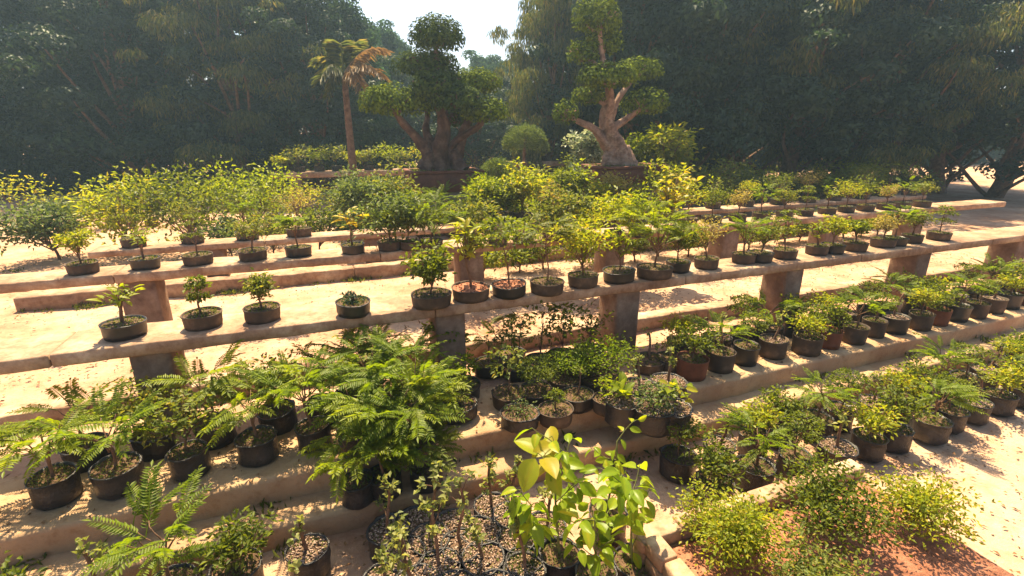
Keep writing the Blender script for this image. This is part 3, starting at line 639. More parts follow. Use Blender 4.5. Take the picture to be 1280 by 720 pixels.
# ------------------------------------------------------------------ pedestals and big bonsai
def pedestal(c, wu, wv, z1, rows, cols, label):
    u, v = touv(c); t = thing('block_pedestal', label, 'pedestal', UV(u, v, 0), 0, 'block pedestals under the big bonsai'); o = -np.array(t.location)
    hz = z1 / rows; L = wu / cols
    for k in range(rows):
        x = u - wu / 2 - (L / 2 if k % 2 else 0)
        while x < u + wu / 2 - .02:
            a = max(x, u - wu / 2); b = min(x + L, u + wu / 2); mb = MB(); j = RNG.uniform(-.006, .006)
            if b - a > .03:
                box(mb, a + .005, b - .005, v - wv / 2 + j, v + wv / 2 + j, k * hz + (.004 if k else -.02), (k + 1) * hz - .004, .008, .001, var=RNG.random())
                ob = mb.build('concrete_block', M['block'], t); ob.location = [float(x_) for x_ in o]
            x += L
def tray(c, wu, wv, z0, z1, label, m='terracotta'):
    u, v = touv(c); t = thing('bonsai_box', label, 'planter', UV(u, v, z0), 0, 'brown rectangular boxes of the big bonsai'); o = -np.array(t.location)
    def pt(mb, n, mm): ob = mb.build(n, mm, t); ob.location = [float(x) for x in o]
    a = .05; h = z1 - z0; x0, x1, y0, y1 = u - wu / 2, u + wu / 2, v - wv / 2, v + wv / 2
    mb = MB(); box(mb, x0, x1, y0, y0 + a, z0 + .004, z1 - .05, .01, .001, nx=8); pt(mb, 'front_panel', M[m])
    mb = MB(); box(mb, x0, x1, y1 - a, y1, z0 + .004, z1 - .05, .01, .001, nx=8); pt(mb, 'back_panel', M[m])
    for s in (0, 1):
        xa = x0 + .002 if s == 0 else x1 - a - .002
        mb = MB(); box(mb, xa, xa + a, y0 + a + .002, y1 - a - .002, z0 + .004, z1 - .05, .01, .001); pt(mb, 'side_panel', M[m])
    mb = MB()
    box(mb, x0 - .03, x1 + .03, y0 - .03, y0 + a + .01, z1 - .048, z1, .012, .001, nx=8); box(mb, x0 - .03, x1 + .03, y1 - a - .01, y1 + .03, z1 - .048, z1, .012, .001, nx=8)
    box(mb, x0 - .03, x0 + a + .01, y0 + a + .012, y1 - a - .012, z1 - .048, z1, .012, .001); box(mb, x1 - a - .01, x1 + .03, y0 + a + .012, y1 - a - .012, z1 - .048, z1, .012, .001); pt(mb, 'rim', M[m])
    mb = MB(); box(mb, x0 + a, x1 - a, y0 + a, y1 - a, z1 - .12, z1 - .03, .02, .004, nx=16); pt(mb, 'soil', M['soil'])
    rg = np.random.default_rng(5); n = 700; P = EU[None] * rg.uniform(x0 + a, x1 - a, n)[:, None] + EV[None] * rg.uniform(y0 + a, y1 - a, n)[:, None] + np.array([[0, 0, z1 - .03]])
    f = MB(); leaves(f, P, unit(rg.normal(0, 1, (n, 3)) + [0, 0, 1]), unit(rg.normal(0, 1, (n, 3)) + [0, 0, 1]), rg.uniform(.02, .07, n), .02)
    ob = f.build('weeds', M['moss'], t, kind='stuff'); ob.location = [float(x) for x in o]

def limb(mb, pts, r0, r1, seed, lump=.15, n=18, k=14):
    """lumpy tapering limb through control points"""
    rg = np.random.default_rng(seed); P = np.asarray(pts, float); s = np.linspace(0, 1, len(P)); ss = np.linspace(0, 1, k)
    # catmull style smoothing
    Q = np.column_stack([np.interp(ss, s, P[:, i]) for i in range(3)])
    for _ in range(2): Q[1:-1] = (Q[:-2] + 2 * Q[1:-1] + Q[2:]) / 4
    r = (r1 + (r0 - r1) * (1 - ss) ** (2.4 if r0 > 12 else 1.5)) * (1 + lump * rg.normal(0, 1, k) * .5)
    T = unit(np.gradient(Q, axis=0)); A = unit(np.cross(T, [.2, .9, .3])); B = np.cross(T, A); th = np.arange(n) * 2 * pi / n
    ph = rg.uniform(0, 6, 3)
    V = []
    for i in range(k):
        w = 1 + lump * (np.sin(th * 3 + ph[0] + i * .22) + .7 * np.sin(th * 5 + ph[1] - i * .2) + .5 * np.abs(np.sin(th * 4.5 + ph[2] + i * .1))) + rg.normal(0, lump * .25, n)
        V.append(Q[i] + (A[i] * np.cos(th)[:, None] + B[i] * np.sin(th)[:, None]) * (r[i] * w)[:, None])
    q = [(i * n + j, i * n + (j + 1) % n, (i + 1) * n + (j + 1) % n, (i + 1) * n + j) for i in range(k - 1) for j in range(n)]
    V = np.concatenate(V + [Q[-1:] + T[-1:] * r1 * .5]); e = len(V) - 1
    mb.add(V, tris=[((k - 1) * n + j, (k - 1) * n + (j + 1) % n, e) for j in range(n)], quads=q)
def pad_mesh(mb, c, rx, ry, hz, seed, leaf=.055, dens=1.0, under=.25):
    rg = np.random.default_rng(seed); area = pi * rx * ry * 1.7; n = int(area / (leaf * leaf * .5) * 3.4 * dens)
    # a handful of lobes so that the outline is uneven
    k = max(7, int(8 * rx / max(hz, .1) * .6)); a = rg.uniform(0, 2 * pi, k); rr = np.sqrt(rg.random(k)) * .58 + .1
    lc = np.column_stack([np.cos(a) * rr * rx, np.sin(a) * rr * ry, rg.uniform(-.05, .06, k) * hz]); lr = rg.uniform(.34, .50, k)
    lc[0] = 0; lr[0] = .78
    i = rg.choice(k, n, p=lr ** 2 / (lr ** 2).sum())
    d = unit(rg.normal(0, 1, (n, 3))); d[:, 2] = np.where(rg.random(n) < under, d[:, 2] * .3, np.abs(d[:, 2]))
    P = lc[i] + d * np.column_stack([lr[i] * rx, lr[i] * ry, (.55 + .45 * lr[i]) * hz]) * np.where(rg.random((n, 1)) < .3, rg.uniform(.3, .8, (n, 1)), rg.uniform(.84, 1.04, (n, 1))) + c
    D = np.cross(d, rg.normal(0, 1, (n, 3))) + d * .25 - [0, 0, .12]
    leaves(mb, P, D, unit(d * [1, 1, 1.2] + rg.normal(0, .22, (n, 3)) + [0, 0, .25]), leaf * rg.uniform(.6, 1.3, n), leaf * .6 * rg.uniform(.8, 1.2, n), .15, .1)
def big_bonsai(label, Y, base_px, pads, limbs, bark, seed, leaf=.062, dark=(), trunkname='trunk', xtra=None):
    """pads: px, py_bottom, py_top, width_px, depth offset; limbs: control points in px (+depth offset) and radii in px"""
    b, tb = ony(base_px[0], base_px[1], Y); root = thing('bonsai_tree', label, 'bonsai tree', b, 0, 'huge old bonsai trees on pedestals')
    s = tb / F
    def loc(px, py, dy): return ony(px, py, Y + dy)[0] - b
    mb = MB(); i = 0
    for (pts, r0, r1) in limbs:
        P = [loc(*q) for q in pts]; o = MB(); limb(mb, P, r0 * s, r1 * s, seed + i, k=30 if i == 0 else 16); i += 1
    for j, (px, pb, pt, wpx, dy) in enumerate(pads):       # twigs that carry each pad
        c = loc(px, pb, dy); rg = np.random.default_rng(seed + 70 + j); r = wpx * s / 2
        for k in range(9):
            a = rg.uniform(0, 2 * pi); e = c + np.array([cos(a) * r * .75, sin(a) * r * .6, (pb - pt) * s * .32]); st = c + np.array([rg.normal(0, .1) * r, rg.normal(0, .1) * r, -(pb - pt) * s * .15])
            tube(mb, curve(st, e, .08, 5, rg), np.linspace(.022, .007, 5), 5)
    mb.build(trunkname, M[bark], root, smooth=True)
    for j, (px, pb, pt, wpx, dy) in enumerate(pads):
        c = loc(px, pb, dy); f = MB(); r = wpx * s / 2 * 1.1; h = (pb - pt) * s * .95
        pad_mesh(f, c + np.array([0, 0, -h * .02]), r, r * .8, h, seed + 30 + j, leaf)
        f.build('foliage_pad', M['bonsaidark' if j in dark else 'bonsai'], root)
    return root

YB1 = 9.0
c1, _ = ony(554, 226, YB1); zt1 = ony(554, 213, YB1 - .3)[0][2]; zb1 = ony(554, 240, YB1 - .3)[0][2]
pedestal(c1, 1.15, .7, zb1, 4, 3, 'grey block pedestal under the dark many-trunked bonsai')
tray(c1, 1.22, .8, zb1, zt1, 'brown rectangular bonsai box under the dark many-trunked bonsai')
big_bonsai('huge dark bonsai with gnarled forked trunks and a domed crown against the sky', YB1, (552, 214), [
    (545, 52, 17, 76, 0), (536, 84, 57, 86, .3), (492, 134, 101, 78, -.2), (594, 108, 82, 72, .3), (556, 102, 84, 62, .5),
    (606, 144, 118, 60, -.1), (552, 132, 108, 54, .5), (570, 150, 126, 64, .45), (541, 112, 84, 62, -.38), (574, 130, 102, 66, -.32), (522, 128, 104, 52, -.1)],
    [([(552, 214, 0), (548, 190, 0), (556, 160, .05), (548, 120, .1), (546, 84, .1), (545, 46, 0)], 14, 2),
     ([(538, 214, -.1), (536, 195, -.1), (522, 172, -.15), (500, 150, -.2), (492, 134, -.2)], 8, 3),
     ([(568, 214, .1), (572, 190, .1), (578, 165, .1), (590, 140, .2), (592, 110, .3)], 9, 3),
     ([(560, 200, .1), (566, 178, 0), (600, 158, -.1), (606, 140, -.1)], 5, 3),
     ([(545, 190, .1), (532, 165, .1), (535, 140, .3), (534, 85, .3)], 6, 2),
     ([(552, 165, .2), (562, 140, .3), (566, 110, .4), (565, 90, .5)], 7, 3),
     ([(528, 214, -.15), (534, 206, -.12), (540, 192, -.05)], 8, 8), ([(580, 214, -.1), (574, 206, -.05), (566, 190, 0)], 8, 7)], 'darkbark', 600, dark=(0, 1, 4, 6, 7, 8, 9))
YB2 = 9.4
c2, _ = ony(781, 218, YB2); zt2 = ony(781, 207, YB2 - .3)[0][2]; zb2 = ony(781, 230, YB2 - .3)[0][2]
pedestal(c2, 1.25, .75, zb2, 5, 3, 'grey block pedestal under the pale-trunked bonsai')
tray(c2, 1.32, .85, zb2, zt2, 'brown rectangular bonsai box under the pale-trunked bonsai')
big_bonsai('tall bonsai with pale leaning trunk and stacked cloud-shaped green pads', YB2, (776, 208), [
    (747, 32, -6, 62, 0), (752, 60, 34, 50, .2), (728, 72, 47, 42, -.15), (762, 101, 76, 72, -.45), (798, 92, 68, 56, .35), (736, 124, 105, 44, .1),
    (708, 146, 122, 34, -.2), (808, 134, 106, 60, .1)],
    [([(778, 210, 0), (776, 195, 0), (765, 172, 0), (757, 148, 0), (764, 126, -.05), (760, 104, -.1), (752, 70, 0), (748, 26, 0)], 15.5, 2),
     ([(764, 190, 0), (752, 172, -.05), (742, 160, -.1), (722, 152, -.15), (708, 142, -.2)], 7, 2.5),
     ([(764, 150, 0), (772, 125, .1), (790, 100, .3), (796, 86, .35)], 4, 2),
     ([(766, 160, 0), (785, 148, .05), (806, 130, .1)], 5, 2.5),
     ([(760, 130, 0), (748, 124, .05), (736, 116, .1)], 5, 3), ([(756, 90, 0), (742, 80, -.05), (728, 68, -.1)], 4, 2),
     ([(788, 213, -.1), (790, 203, -.05), (780, 185, 0)], 8, 6), ([(764, 212, -.1), (760, 203, -.05), (766, 188, 0)], 7, 8)], 'palebark', 700)

# ------------------------------------------------------------------ far rows of small plants on the far benches
def far_row(u0, u1, v, z, n, mats, where, seed, hr=(.25, .5)):
    for i in range(n):
        u = u0 + (u1 - u0) * (i + .5) / n + RNG.uniform(-.08, .08); m = mats[i % len(mats)]; h = RNG.uniform(*hr)
        t0 = thing('potted_shrub', f'small {sn[m]} shrub, {words[i % 16]} {where}', 'plant', UV(u, v, z), 0, 'far rows of small nursery shrubs')
        zz = pot(t0, 'low', .12, .12, seed * 30 + i, weed=False); grow(t0, zz, 'bushy', h, h * 1.25, m, seed * 30 + i, leaf=.07, n=170, nb=6, trunk=.35)
far_row(-1.0, 3.5, 12.9, .85, 11, ['yellow', 'olive', 'bright', 'olive'], 'on the low far bench left of the dark bonsai', 25, (.3, .6))
far_row(-2.6, 3.5, 11.2, 0.0, 12, ['olive', 'yellow', 'greygreen'], 'on the ground before the low far bench', 26, (.5, .85))
far_row(4.7, 9.3, 12.6, 1.0, 11, ['greygreen', 'bright', 'yellow'], 'on the far grey bench right of the dark bonsai', 27, (.18, .35))
far_row(4.2, 9.0, 10.9, 0.0, 9, ['yellow', 'olive', 'bright'], 'on the ground before the far grey bench', 28, (.6, .9))
far_row(9.8, 17, 12.3, 0.0, 11, ['olive', 'bright', 'yellow'], 'on the ground beyond the right pedestal', 29, (.6, 1.1))
far_row(-8.5, -2.8, 11.6, 0.0, 9, ['olive', 'greygreen', 'yellow'], 'on the ground at the far left', 30, (.6, 1.1))
far_row(-3, 9, 15.5, 0.0, 16, ['olive', 'yellow', 'bright'], 'along the foot of the dark trees', 33, (.9, 1.3))

# ------------------------------------------------------------------ background trees
def tree_meshes(seed, h, r, leaf, m, style, n):
    rg = np.random.default_rng(seed); tb = MB(); th = h * .45
    tr = curve([0, 0, -.1], [rg.normal(0, .3), rg.normal(0, .3), h * .7], .05, 9, rg); tube(tb, tr, np.linspace(.2, .07, 9) * h / 7, 9)
    cl = []
    nb = 22
    for i in range(nb):
        f = (i + .5) / nb; z = h * (.16 + .8 * f); a = i * 2.4 + rg.uniform(-.5, .5)
        rad = r * (1 - .75 * max(0, f - .45) / .55) * rg.uniform(.35, 1.0); e = np.array([cos(a) * rad, sin(a) * rad, z]) + tr[-1] * [1, 1, 0] * f
        s = tr[int(np.clip(f * 7, 0, 7))]; tube(tb, curve(s, e, .08, 6, rg), np.linspace(.07, .02, 6) * h / 7, 5); cl.append((e, r * rg.uniform(.2, .36)))
        for q in range(4):
            e2 = e + rg.normal(0, 1, 3) * r * [.27, .27, .22]; cl.append((e2, r * rg.uniform(.10, .24)))
    f = MB(); cs = np.array([c for c, _ in cl]); rs = np.array([x for _, x in cl]); i = rg.choice(len(cl), n, p=rs ** 2 / (rs ** 2).sum())
    d = unit(rg.normal(0, 1, (n, 3))); d[:, 2] = np.where(rg.random(n) < .55, np.abs(d[:, 2]), d[:, 2]); P = cs[i] + d * (rs[i] * rg.uniform(.5, 1.08, n))[:, None] * [1.1, 1.1, .62]
    if style == 'droop':
        D = d * .35 + rg.normal(0, .35, (n, 3)) + [0, 0, -1.1]; leaves(f, P, D, unit(d + rg.normal(0, .4, (n, 3))), leaf * 1.7 * rg.uniform(.6, 1.3, n), leaf * .35, .1)
    else:
        D = np.cross(d, rg.normal(0, 1, (n, 3))) + d * .4 - [0, 0, .3]; leaves(f, P, D, unit(d + rg.normal(0, .35, (n, 3)) + [0, 0, .3]), leaf * rg.uniform(.6, 1.3, n), leaf * .6)
    return tb.mesh('trunk', M['bark'], True), f.mesh('crown', M[m])
TM = [tree_meshes(801, 6.5, 2.1, .12, 'deep', 'round', 24000), tree_meshes(802, 7.5, 2.2, .11, 'treeolive', 'droop', 30000), tree_meshes(803, 6.0, 1.9, .13, 'blue', 'round', 20000), tree_meshes(804, 7.0, 2.3, .14, 'deep', 'round', 24000)]
desc = ['dense dark broad-crowned tree', 'tall olive tree with drooping narrow leaves', 'bluish dark round-topped tree', 'very dark shady tree']
def put_tree(k, px, Y, ptop, label, sx=1.0):
    q, t = ony(px, max(ptop, -400), Y); h0 = [6.5, 7.5, 6.0, 7.0][k]; s = q[2] / h0 / .99
    r = thing('tree', label, 'tree', (q[0], q[1], 0), RNG.uniform(0, 6), 'dark trees closing the background'); r.scale = (s * sx, s * sx, s)
    for nm, me in (('trunk', TM[k][0]), ('crown', TM[k][1])):
        o = bpy.data.objects.new(nm, me); C.objects.link(o); o.parent = r
trees = [(2, 428, 16, 0, 'at the top left photo edge', .85), (2, 482, 21, 34, 'seen just left of the domed bonsai crown', .8), (0, 462, 18, 62, 'low behind the dry palm fronds', 1.1),
 (2, 604, 24, 68, 'peeping between the domed bonsai crown and the sky gap', 1.0), (0, 530, 19, 84, 'behind the dark bonsai trunks', 1.25), (0, 590, 17, 100, 'behind the right side of the dark bonsai', 1.3), (2, 636, 27, 78, 'filling the foot of the sky gap', 1.0),
 (1, 690, 14.0, -60, 'right of the bright sky gap', .62), (1, 728, 15.5, -130, 'left of the pale-trunked bonsai', .66), (3, 772, 15.5, -140, 'directly behind the pale-trunked bonsai', 1.0), (3, 822, 13.8, -140, 'behind the right pads of the pale-trunked bonsai', 1.0), (0, 872, 14.5, -150, 'at the right photo edge', 1.0),
 (3, 650, 19, 96, 'behind the clipped green dome', 1.3), (3, 742, 19.5, 0, 'in the second rank behind the drooping olive tree', .95),
 (0, 905, 14, -120, 'first to the right beyond the photo edge tree', 1.0), (1, 965, 15, -150, 'second to the right beyond the photo edge tree', 1.0), (3, 1035, 14, -120, 'third to the right beyond the photo edge tree', 1.1), (0, 1105, 15, -100, 'fourth to the right beyond the photo edge tree', 1.1), (1, 1175, 14, -100, 'fifth to the right beyond the photo edge tree', 1.0), (3, 1250, 15, -60, 'sixth to the right beyond the photo edge tree', 1.2), (0, 1330, 14, -60, 'seventh to the right beyond the photo edge tree', 1.2),
 (0, 376, 15, -10, 'first to the left beyond the photo edge tree', 1.0), (3, 330, 16, -90, 'second to the left beyond the photo edge tree', 1.0), (1, 265, 15, -80, 'third to the left beyond the photo edge tree', 1.0), (2, 190, 17, -60, 'fourth to the left beyond the photo edge tree', 1.1), (0, 115, 15, -60, 'fifth to the left beyond the photo edge tree', 1.1), (3, 40, 16, -50, 'sixth to the left beyond the photo edge tree', 1.1), (0, -50, 16, -40, 'seventh to the left beyond the photo edge tree', 1.1),
 (3, 350, 21, 10, 'in the second rank left of the top left photo edge tree', 1.0), (3, 935, 20, -40, 'in the second rank right of the photo edge tree', 1.4), (3, 1100, 20, -40, 'in the second rank far right', 1.5), (3, 180, 21, -20, 'in the second rank far left', 1.5)]
for (k, px, Y, pt, wh, sx) in trees: put_tree(k, px, Y, pt, desc[k] + ' ' + wh, sx)

# dry palm at the left edge
def palm():
    b, t = ony(430, 92, 11.5); root = thing('palm', 'small palm with dry orange fronds at the left photo edge', 'palm', (b[0], b[1], 0)); s = t / F
    mb = MB(); tube(mb, curve([0, 0, 0], [0, 0, b[2]], .02, 8, RNG), np.linspace(.10, .06, 8), 10); mb.build('trunk', M['bark'], root, smooth=True)
    ends = [((482, 64), .2), ((478, 96), -.2), ((458, 120), -.4), ((425, 55), .2), ((395, 80), 0), ((410, 118), -.3), ((448, 55), .5), ((400, 100), -.5)]
    for (ex, ey), dy in ends:
        e = ony(ex, ey, 11.5 + dy)[0] - np.array([b[0], b[1], 0]); c0 = np.array([0, 0, b[2]]); k = 12; ss = np.linspace(0, 1, k)[:, None]
        P = c0 + (e - c0) * ss + np.array([0, 0, 1.0]) * (.22 * np.sin(ss * pi)); f = MB(); tube(f, P, np.linspace(.02, .005, k), 5, var=.8)
        n = 130; i = RNG.uniform(.1, 1, n); Q = np.column_stack([np.interp(i, ss[:, 0], P[:, j]) for j in range(3)]); T = unit(e - c0); Sd = unit(np.cross(T, [0, 0, 1]))
        D = T * .7 + Sd * np.where(RNG.random(n) < .5, 1, -1)[:, None] + RNG.normal(0, .15, (n, 3)) - [0, 0, .35]
        leaves(f, Q, D, np.tile([0, 0, 1.0], (n, 1)) + RNG.normal(0, .2, (n, 3)), .34 * (1.15 - .8 * np.abs(i - .45)), .022, .25); f.build('frond', M['fan' if ex > 450 else 'treeolive'], root)
palm()

# dark hedge that closes the ground under the trees
def hedge_mesh(seed, L, h, m, n=14000):
    rg = np.random.default_rng(seed); k = 26; c = np.column_stack([rg.uniform(-L / 2, L / 2, k), rg.uniform(-.5, .5, k), rg.uniform(.1, .8, k) * h]); r = rg.uniform(.5, 1.0, k)
    i = rg.integers(0, k, n); d = unit(rg.normal(0, 1, (n, 3))); P = c[i] + d * (r[i] * rg.uniform(.5, 1.05, n))[:, None]; P[:, 2] = np.abs(P[:, 2]) % (h * 1.25)
    f = MB(); leaves(f, P, d + rg.normal(0, .7, (n, 3)), unit(rg.normal(0, .5, (n, 3)) + [0, 0, .7]), .13 * rg.uniform(.6, 1.3, n), .07); st = MB()
    for q in range(10):
        x = rg.uniform(-L / 2, L / 2); tube(st, curve([x, 0, 0], [x + rg.normal(0, .3), rg.normal(0, .3), h * .8], .08, 6, rg), np.linspace(.04, .015, 6), 5)
    return st.mesh('stem', M['bark']), f.mesh('foliage', M[m])
HM = [hedge_mesh(1, 5, 2.2, 'deep'), hedge_mesh(2, 5, 1.9, 'blue')]
for i in range(14):
    p = UV(-11.5 + i * 3.7 , 18.5 + RNG.uniform(-.6, .6), -.02); t0 = thing('hedge', f'dark hedge section, {words[i]} from the left under the background trees', 'hedge', p, YAW, 'dark hedge under the background trees')
    t0.scale = (1, 1, RNG.uniform(.85, 1.25))
    for me in HM[i % 2]:
        o = bpy.data.objects.new(me.name.split('.')[0], me); C.objects.link(o); o.parent = t0

# ------------------------------------------------------------------ lower terrace: bags and saplings standing under the front bench
G4 = 'pots and bags on the terrace step under the front bench'
BH = .15
T1 = [(.5, .35, .2), (.78, .3, .15), (1, .35, .03)]
low = [
 (570, 503, 54, 'bushy', 34, 50, 'mid', 'soil', 'weedy black bag at the right foot of the fern clump', dict(leaf=.026, n=260, trunk=.4)),
 (578, 480, 46, 'tiered', 34, 46, 'feather', 'soil', 'small layered sapling right behind the fern clump', dict(tiers=T1, leaf=.028, n=120)),
 (636, 490, 44, 'tiered', 52, 54, 'olive', 'soil', 'black pot with spreading sapling left in the cluster of flat-topped plants', dict(tiers=[(.7, .4, .1), (1, .4, .1)], leaf=.032, n=110)),
 (650, 515, 48, 'bushy', 12, 40, 'greygreen', 'soil', 'weedy low pot nearest the terrace edge, in front of the pot cluster', dict(leaf=.02, n=120, trunk=.3)),
 (670, 486, 44, 'tiered', 32, 52, 'mid', 'soil', 'flat-topped mid-green miniature tree in the pot cluster, left of centre', dict(tiers=[(.72, .4, .08), (1, .46, 0)], leaf=.018, n=620)),
 (704, 471, 42, 'tiered', 26, 58, 'feather', 'soil', 'flat-topped bright miniature tree at the back of the pot cluster', dict(tiers=[(.75, .35, .1), (1, .5, 0)], leaf=.018, n=620)),
 (695, 510, 44, 'tiered', 24, 30, 'mid', 'soil', 'small stemmed seedling in a weedy pot, second from the terrace edge', dict(tiers=[(.8, .4, 0), (1, .2, 0)], leaf=.018, n=200)),
 (722, 492, 44, 'tiered', 34, 34, 'mid', 'soil', 'weedy pot with upright stem at the right end of the pot cluster', dict(tiers=[(.9, .2, 0), (1, .2, 0)], leaf=.02, n=90, r0=.008)),
 (752, 470, 50, 'bushy', 54, 80, 'feather', 'soil', 'wide bright green bush in a black pot below the right bench leg', dict(leaf=.026, n=700, nb=12, trunk=.3)),
 (728, 462, 40, 'croton', 46, 44, 'yellow', 'soil', 'yellow-green leafy sapling behind the wide bright green bush', dict(L=.05, n=60, nb=8, r0=.006)),
 (648, 456, 40, 'tiered', 60, 56, 'olive', 'soil', 'dusky sapling in the bench shadow, left of the shaded group', dict(tiers=T1, leaf=.034, n=130)),
 (676, 448, 40, 'tiered', 66, 60, 'mid', 'soil', 'shaded sapling with round leaves against the bright ground', dict(tiers=[(.4, .3, .15), (.8, .4, .15), (1, .3, .1)], leaf=.04, n=60)),
 (705, 442, 40, 'tiered', 56, 56, 'mid', 'soil', 'shaded layered sapling third from the right bench leg', dict(tiers=T1, leaf=.034, n=150)),
 (612, 452, 40, 'fern', 52, 76, 'feather', 'soil', 'arching feathery sapling right of the left bench leg', dict(nf=12, nb=5, droop=.5, trunk=.7, fl=.16, r0=.005)),
 (738, 436, 38, 'bushy', 60, 52, 'mid', 'soil', 'shaded dark sapling just left of the right bench leg', dict(leaf=.04, n=80, trunk=.5)),
 (553, 455, 40, 'tiered', 50, 60, 'feather', 'soil', 'green spreading sapling in front of the left bench leg', dict(tiers=T1, leaf=.034, n=170)),
 (640, 440, 36, 'fern', 54, 70, 'olive', 'soil', 'thin arching sapling with drooping leaflets in the bench shadow', dict(nf=9, nb=4, droop=.6, trunk=.7, fl=.15, r0=.005)),
 (762, 498, 42, 'bushy', 30, 44, 'bright', 'soil', 'small bright sapling at the terrace edge, right of the pot cluster', dict(leaf=.03, n=90, trunk=.5)),
 (800, 482, 48, 'sprout', 40, 0, 'pale', 'gravel', 'gravel-filled bag with a pale sprout left in the right-hand group', dict(leaf=.035, per=14)),
 (836, 476, 46, 'sprout', 46, 0, 'pale', 'gravel', 'gravel-filled bag with a pale sprout at the right photo edge', dict(leaf=.035, per=14)),
 (818, 508, 50, 'bushy', 34, 56, 'greygreen', 'gravel', 'gravel-filled bag with grey weeds in the right-hand group', dict(leaf=.028, n=220, trunk=.2)),
 (778, 500, 44, 'croton', 22, 60, 'bright', 'gravel', 'gravel bag with broad soft yellow-green leaves at the terrace edge', dict(L=.09, n=14, nb=4, r0=.005, wr=.6)),
 (842, 508, 46, 'croton', 40, 56, 'yellow', 'gravel', 'gravel bag with broad pale yellow leaves at the right photo edge', dict(L=.085, n=16, nb=4, r0=.005, wr=.6)),
 (812, 448, 40, 'sprout', 36, 0, 'pale', 'soil', 'shaded small twiggy plant right of the right bench leg', dict(leaf=.03, per=9)),
 (838, 446, 38, 'bushy', 36, 30, 'olive', 'soil', 'small twiggy olive plant on the ground at the right edge', dict(leaf=.026, n=90, trunk=.3)),
]
for i, e in enumerate(low): rowpot(e, 0.014, (BH if e[7] == 'gravel' else .09), G4, 500 + i, 'bag' if e[7] == 'gravel' or i in (0, 3) else 'low')
# the fern clump: feathery plants in bags, back row on the terrace, front row on the low step
ferns = [(470, 505, 46, 100, 150, 0, 'feather'), (512, 512, 46, 92, 130, 0, 'feather'), (536, 508, 42, 60, 76, 0, 'bright'), (445, 535, 46, 84, 150, 0, 'feather'), (497, 538, 48, 80, 140, 0, 'bright'),
         (522, 548, 44, 70, 96, 0, 'feather'), (458, 470, 40, 66, 120, 0, 'olive'), (508, 468, 40, 62, 120, 0, 'feather'), (440, 490, 40, 70, 110, 0, 'mid'), (480, 592, 42, 76, 110, -.14, 'feather'), (532, 582, 40, 56, 90, -.14, 'mid'), (446, 600, 42, 84, 110, -.14, 'bright')]
fd = ['tall bright fern-like sapling in the middle of the clump, second from the left', 'fern-like sapling reaching towards the left bench leg', 'light fern-like sapling at the right side of the clump', 'spreading fern-like sapling at the left photo edge, third row',
      'glowing fern-like sapling at the centre front of the clump', 'fern-like sapling in the clump beside the weedy bag', 'pale fern-like sapling at the back of the clump under the bench', 'fern-like sapling at the back of the clump left of the bench leg',
      'dark fern-like sapling at the left photo edge, back row', 'fern-like sapling on the low step above the gravel bags', 'dark small fern-like sapling at the right end of the low step', 'bright fern-like sapling on the low step at the left photo edge']
for i, (px, py, wp, hp, w_, z, m) in enumerate(ferns):
    p, t = at_rim(px, py, z + .014 * (z == 0) + .002, .13)
    potted(p, wp * t / F / 2, .13, 560 + i, fd[i], 'fern', hp * t / F, w_ * t / F, m, 'clump of fern-like saplings', 'bag', nf=34, nb=7, fl=.24 if i < 9 else .18, trunk=.45, droop=.3, pairs=15, ll=.044, lw=.013)

# ------------------------------------------------------------------ bottom row: gravel bags with sprouting cuttings
G5 = 'gravel bags with sprouting cuttings on the lower ground'
bags = [(486, 660, 52, 56), (520, 650, 50, 0), (505, 690, 54, 30), (537, 672, 52, 80), (566, 652, 46, 0), (577, 680, 52, 92), (548, 706, 54, 66), (600, 662, 50, 0), (614, 630, 44, 60), (638, 642, 44, 66), (604, 696, 54, 40), (520, 728, 56, 60), (570, 734, 56, 0), (655, 712, 54, 70), (622, 735, 56, 0), (480, 724, 54, 30), (645, 672, 46, 0), (684, 655, 48, 44)]
bd = ['with a leafy-tipped cutting, leftmost of the back row', 'without any sprout, second in the back row', 'with a small sprout, second row from the left', 'with a straight cutting left of centre', 'bare, among the back row', 'with the tallest curved cutting in the middle', 'with a thick forked cutting in front', 'bare, right of the tallest cutting',
      'with twin leafy cuttings standing highest to the right', 'with a leaning leafy cutting below the large yellow leaf', 'with a low sprout right of centre', 'with a leafy cutting at the bottom edge, left', 'bare, at the bottom edge', 'with a stout cutting left of the big-leaved saplings', 'bare, at the bottom edge below the stout cutting', 'with a low sprout at the lower left corner', 'bare and shaded by the large leaves', 'with a sprout in the shade of the large leaves']
for i, (px, py, wp, hp) in enumerate(bags):
    p, t = at_rim(px, py, LOW + .01, .15)
    t0 = thing('gravel_bag', 'gravel-filled black bag ' + bd[i], 'grow bag', p, RNG.uniform(0, 6), G5); z = pot(t0, 'bag', wp * t / F / 2, .15, 620 + i, 'gravel')
    if hp: grow_sprout(t0, z, hp * t / F / .72, M['pale'], 640 + i, .034, 5, .0085, 13)

